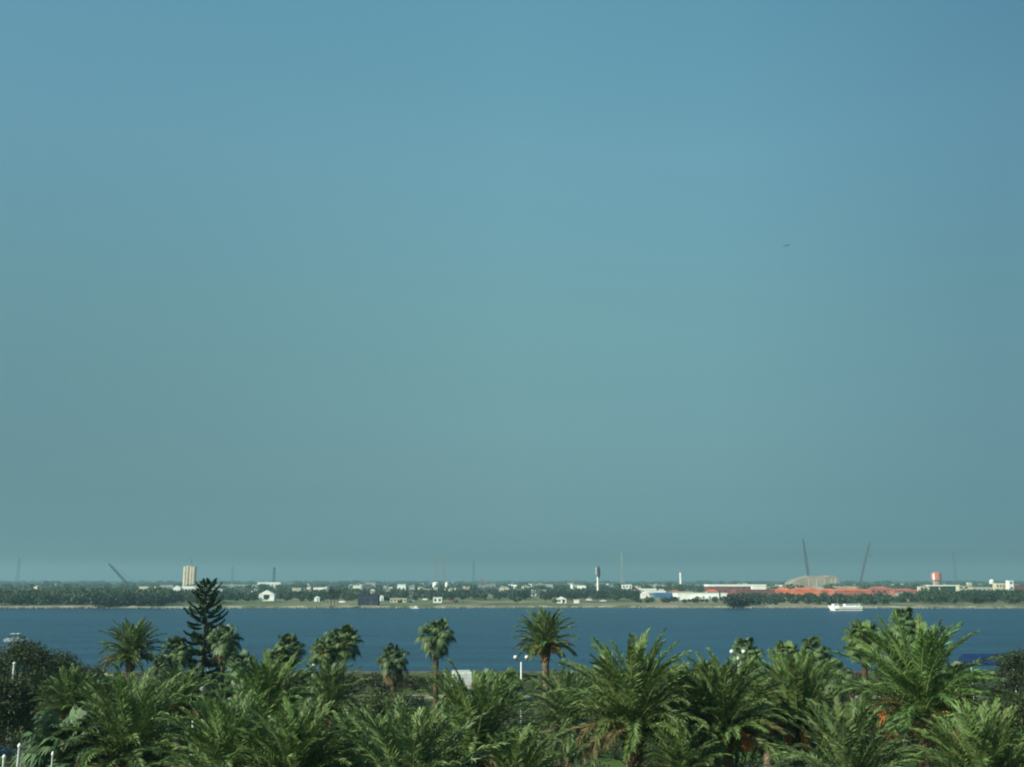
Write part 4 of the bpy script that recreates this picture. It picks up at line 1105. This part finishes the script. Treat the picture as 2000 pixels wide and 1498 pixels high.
excursion_boat(1617, 1682, 1192, 'white tour boat with its bow to the left, close to the far shore')
# small white moored boat
p = on(811, 1188, 0); e = empty('small_boat', (p.x, p.y, 0), 0, 'small white boat moored at the far bank below the low cream shed', 'boat')
m = MB(); m.add([(-3.2, -1, .9), (3.2, -1, .9), (3.2, 1, .9), (-4.2, 0, 1.2), (-3.2, 1, .9), (-2.8, -.7, -.2), (3.1, -.7, -.2), (3.1, .7, -.2), (-2.8, .7, -.2)], [(0, 1, 6, 5), (1, 2, 7, 6), (2, 4, 8, 7), (3, 0, 5), (4, 3, 5, 8), (3, 4, 2, 1, 0)]); m.build('hull', M['white'], e)
m = MB(); m.box((.3, 0, 1.5), (2.4, 1.4, 1.1)); m.build('cabin', M['white'], e); e.scale = (.6, .6, .6)

# small houses dotted among the far trees
hp = []
for i, (wc, rc) in enumerate((('white', 'whiteroof'), ('cream', 'greyroof'), ('silo', 'redroof'), ('concrete', 'grey'), ('grey', 'cream'))):
    e, W, H, D, Y = house('far_house', 900 + i * 20, 914 + i * 14, 1140, 1150, None, wc, rc, ('flat', 'hip', 'gable', 'slab', 'hip')[i], dy=1500, nwin=2, door=False, cat='house', group='small houses among the far trees')
    hp.append(e)
r_ = random.Random(23)
for i in range(230):
    o = hp[i] if i < 5 else copy_tree(hp[r_.randrange(5)])
    Y = 900 * (2.6 ** r_.random()); px = r_.uniform(-60, 2060) if r_.random() < .5 else r_.uniform(560, 2060); f_ = r_.uniform(.6, 1.2)
    if px > 1150 or 440 < px < 580: Y = max(Y, r_.uniform(1200, 2300)); f_ *= .85
    o.location = (at(px, 1140, Y).x, Y, FZ); o.scale = (f_ * r_.uniform(.6, 2.0), f_, f_ * r_.uniform(.7, 1.0)); o.rotation_euler = (0, 0, r_.uniform(-.4, .4))
    o['label'] = 'small pale house among the trees of the far plain'

ip = []
for i, (wc, rc, sh) in enumerate((('maroon', 'redroof', 'flat'), ('tan', 'orange', 'hip'), ('cream', 'whiteroof', 'slab'), ('concrete', 'greyroof', 'gable'), ('tan', 'maroon', 'flat'))):
    e, W, H, D, Y = house('industrial_shed', 1300 + i * 60, 1326 + i * 60, 1145, 1156, None, wc, rc, sh, dy=1100, nwin=4, door=True, cat='shed', group='industrial sheds on the far right shore')
    ip.append(e)
for i in range(64):
    o = ip[i] if i < 5 else copy_tree(ip[r_.randrange(5)])
    px = r_.uniform(1180, 1990); Y = r_.uniform(1130, 1600) if 1480 < px < 1760 else r_.uniform(880, 1500); f_ = r_.uniform(.5, .85)
    o.location = (at(px, 1140, Y).x, Y, FZ); o.scale = (f_ * r_.uniform(.8, 2.2), f_, f_ * .8); o.rotation_euler = (0, 0, r_.uniform(-.15, .15))
    o['label'] = 'low industrial shed in the long row along the far right shore'

# parked vehicles along the far road
CP = [(.8, .8, .8), (.6, .62, .6), (.85, .84, .8), (.35, .12, .1), (.2, .25, .3), (.7, .72, .7)]
protos = []
for i, cc in enumerate(CP):
    mm = mat('parked_paint', cc, .35, .04, 1.0)
    e = empty('parked_car', (0, 0, FZ), 0, None, 'car', 'cars parked on the far shore'); car(e, mm); protos.append(e)
r_ = random.Random(5)
carpx = [(1506, 1166), (1522, 1165), (1540, 1166), (1566, 1165), (1590, 1165), (1612, 1168), (1624, 1165), (1646, 1165), (1668, 1166), (1692, 1163), (1752, 1163), (1780, 1162), (1150, 1173), (1178, 1175), (935, 1170), (880, 1177), (806, 1176), (830, 1172), (668, 1177), (590, 1172), (1455, 1173), (1482, 1172)]
for i, (px, py) in enumerate(carpx):
    src = protos[i % 6]
    o = src if i < 6 else copy_tree(src)
    p = on(px, py, FZ); o.location = (p.x, p.y, FZ); o.rotation_euler = (0, 0, r_.uniform(-.3, .3))
    o['label'] = 'tiny parked car among those dotted along the far shore'

# ------------------------------------------------------------------ far vegetation
def clump_mass(name, label, trees, seed, leafsize, cols, per=70, m='leaf'):
    """a wood seen as one mass: trees = list of (x, y, radius, height)"""
    r_ = np.random.default_rng(seed); b = MB()
    for x, y, rad, h in trees:
        n = int(1.5 * per * max(.5, rad / 3.5)); rad *= 1.15; d = norm(r_.normal(size=(n, 3))) * (r_.random((n, 1)) ** .45)
        P = np.array([x, y, FZ + h * .55]) + d * np.array([rad, rad, h * .5])
        u = r_.random(); base = np.array(cols[0]) * (1 - u) + np.array(cols[1]) * u
        b.addq(leaf_quads(r_, P, leafsize, n), np.clip(base[None] * r_.uniform(.75, 1.3, (n, 1)), 0, 1))
        b.tube([(x, y, FZ - .3), (x, y, FZ + h * .6)], .25, 4, (.10, .08, .05))
    return tag(b.build(name, M[m]), label, kind='stuff')

def belt(px0, px1, Y0, Y1, n, h0, h1, seed, edge=0):
    r_ = random.Random(seed); T = []
    for _ in range(n):
        Y = r_.uniform(Y0, Y1); px = r_.uniform(px0, px1); x = at(px, 1150, Y).x; h = r_.uniform(h0, h1)
        T.append((x, Y, r_.uniform(.35, .55) * h + .6, h))
    return T
gA, gB = (0.038, 0.078, 0.030), (0.062, 0.095, 0.038)
gD, gE = (0.022, 0.042, 0.026), (0.030, 0.050, 0.028)
clump_mass('mangrove', 'dense green mangrove belt along the far left shore', belt(-60, 335, FAR + 7, FAR + 190, 420, 4.5, 9, 1), 1, .8, (gA, gB), 90)
clump_mass('mangrove', 'dark mangroves standing at the water below the left crane', belt(185, 312, FAR - 4, FAR + 30, 75, 4, 7, 2), 2, .7, (gD, gE), 120)
clump_mass('mangrove', 'dark green trees around the foot of the silos', belt(300, 440, 600, 900, 90, 4, 7.5, 3), 3, .8, (gD, gA), 90)
clump_mass('woodland', 'dark green trees behind the grass bank right of the conifer', belt(430, 640, 680, 1000, 160, 3, 6, 4), 4, .85, (gD, gA), 80)
clump_mass('woodland', 'trees dotted behind the navy block', belt(640, 860, 700, 1150, 150, 3.5, 7.5, 5), 5, .9, (gD, gB), 70)
clump_mass('woodland', 'green trees on the middle of the far shore', belt(860, 1250, 720, 1150, 280, 3.5, 7.5, 6), 6, .9, (gA, gD), 70)
clump_mass('woodland', 'low dark scrub around the longest white warehouse', belt(1230, 1520, 640, 720, 45, 1.5, 3.6, 7), 7, .7, (gD, gA), 80)
clump_mass('mangrove', 'dark blue green trees at the water right of the longest white warehouse', belt(1418, 1458, FAR - 3, FAR + 60, 30, 4, 6.5, 8), 8, .7, (gD, gE), 110)
clump_mass('woodland', 'low scrub in front of the orange roofs', belt(1450, 1800, 590, 900, 190, 1.8, 4.5, 9), 9, .8, (gA, gD), 80)
clump_mass('mangrove', 'dense dark green tree belt along the far right shore', belt(1790, 2080, FAR + 40, FAR + 260, 190, 5, 8, 10), 10, .8, (gD, gA), 90)
def deep(n, Y0, Y1, seed, h0, h1):
    r_ = random.Random(seed); T = []
    for _ in range(n):
        Y = Y0 * (Y1 / Y0) ** r_.random(); px = r_.uniform(-200, 2200); T.append((at(px, 1140, Y).x, Y, r_.uniform(5, 10) * Y / 2500 + 3, r_.uniform(h0, h1)))
    return T
clump_mass('far_woodland', 'hazy wooded plain behind the far buildings', deep(760, 1150, 2600, 31, 4, 10), 31, 2.0, (gA, gB), 42)
clump_mass('far_woodland', 'faint tree line below the horizon', deep(900, 2600, 7500, 32, 7, 13), 32, 4.5, (gA, gD), 26)

# single trees that stand out on the far shore
def far_tree_proto(seed, h, w, cols, n=260):
    e = empty('far_tree', (0, 0, FZ), 0, None, 'tree', 'single trees on the far shore')
    r_ = np.random.default_rng(seed); t = MB(); t.tube([(0, 0, -.2), (.1, 0, h * .6)], [.22, .12], 6); t.build('trunk', M['wood'], e)
    m = MB(); nl = 9; C = norm(r_.normal(size=(nl, 3))) * .6; k = r_.integers(0, nl, n)
    P = (C[k] + norm(r_.normal(size=(n, 3))) * .42 * r_.random((n, 1)) ** .5) * np.array([w / 2, w / 2, h * .36]) + np.array([0, 0, h * .62])
    m.addq(leaf_quads(r_, P, .5, n), np.clip((np.array(cols[0])[None] * (1 - (k[:, None] / nl)) + np.array(cols[1])[None] * (k[:, None] / nl)) * r_.uniform(.8, 1.2, (n, 1)), 0, 1))
    m.build('crown', M['leaf'], e); return e
FP = [far_tree_proto(1, 7, 6, (gD, gA)), far_tree_proto(2, 10, 4, (gD, gA)), far_tree_proto(3, 5.5, 6.5, (gA, gB))]
spots = [(646, 1184, 1, 1.1), (653, 1182, 1, .95), (660, 1181, 1, 1.0), (640, 1178, 1, .8), (905, 1177, 0, .8), (1010, 1181, 2, .9), (1130, 1175, 0, .8), (1205, 1174, 2, .8), (1296, 1178, 2, .6), (1448, 1176, 0, 1.0), (1475, 1178, 2, .6), (1560, 1178, 0, .6), (1596, 1180, 2, .7), (1640, 1174, 0, .7), (1700, 1174, 0, .8), (1735, 1172, 2, .9), (1770, 1174, 0, 1.0), (470, 1176, 0, .8), (560, 1174, 2, .9), (590, 1178, 2, .6), (680, 1177, 2, .8), (780, 1180, 2, .5), (890, 1180, 2, .6), (1066, 1178, 0, .7), (1235, 1172, 0, .9), (1085, 1181, 2, .7)]
used = set()
for i, (px, py, v, s_) in enumerate(spots):
    o = FP[v] if v not in used else copy_tree(FP[v]); used.add(v)
    p = on(px, py, FZ); o.location = (p.x, p.y, FZ - .05); o.scale = (s_,) * 3; o.rotation_euler = (0, 0, i * 1.3)
    if v == 1:
        o['label'] = 'slender upright tree in the tall dark clump left of the navy block'; o['group'] = 'slender trees left of the navy block'
    else: o['label'] = 'small rounded tree scattered on the open bank of the far shore'

# mooring piles and rocks along the far bank
r_ = np.random.default_rng(8)
vs = MB()
for x in np.arange(-290, 290, 1.1):
    y = float(shore_y(np.array(x))); s_ = r_.uniform(.25, .75)
    vs.box((x, y - 1.9 + r_.normal() * .5, .1), (s_ * 1.6, s_ * 1.4, s_ * 1.3), rz=r_.uniform(0, 3))
tag(vs.build('rocks', M['rock']), 'dark line of rocks along the far waterline', kind='stuff')

# ------------------------------------------------------------------ haze
mb = MB(); mb.box((0, 4900, 69), (19400, 10900, 142))
hz = mb.build('haze', bpy.data.materials.new('haze_air'))
hm = hz.data.materials[0]; hm.use_nodes = True; t = hm.node_tree; t.nodes.clear()
ho = t.nodes.new('ShaderNodeOutputMaterial'); pv = t.nodes.new('ShaderNodeVolumePrincipled')
pv.inputs['Color'].default_value = (0.29, 0.49, 0.59, 1); pv.inputs['Density'].default_value = 0.00026; pv.inputs['Anisotropy'].default_value = 0.1
t.links.new(pv.outputs[0], ho.inputs['Volume'])
tag(hz, 'thin sea haze over the channel and the far shore', kind='stuff')
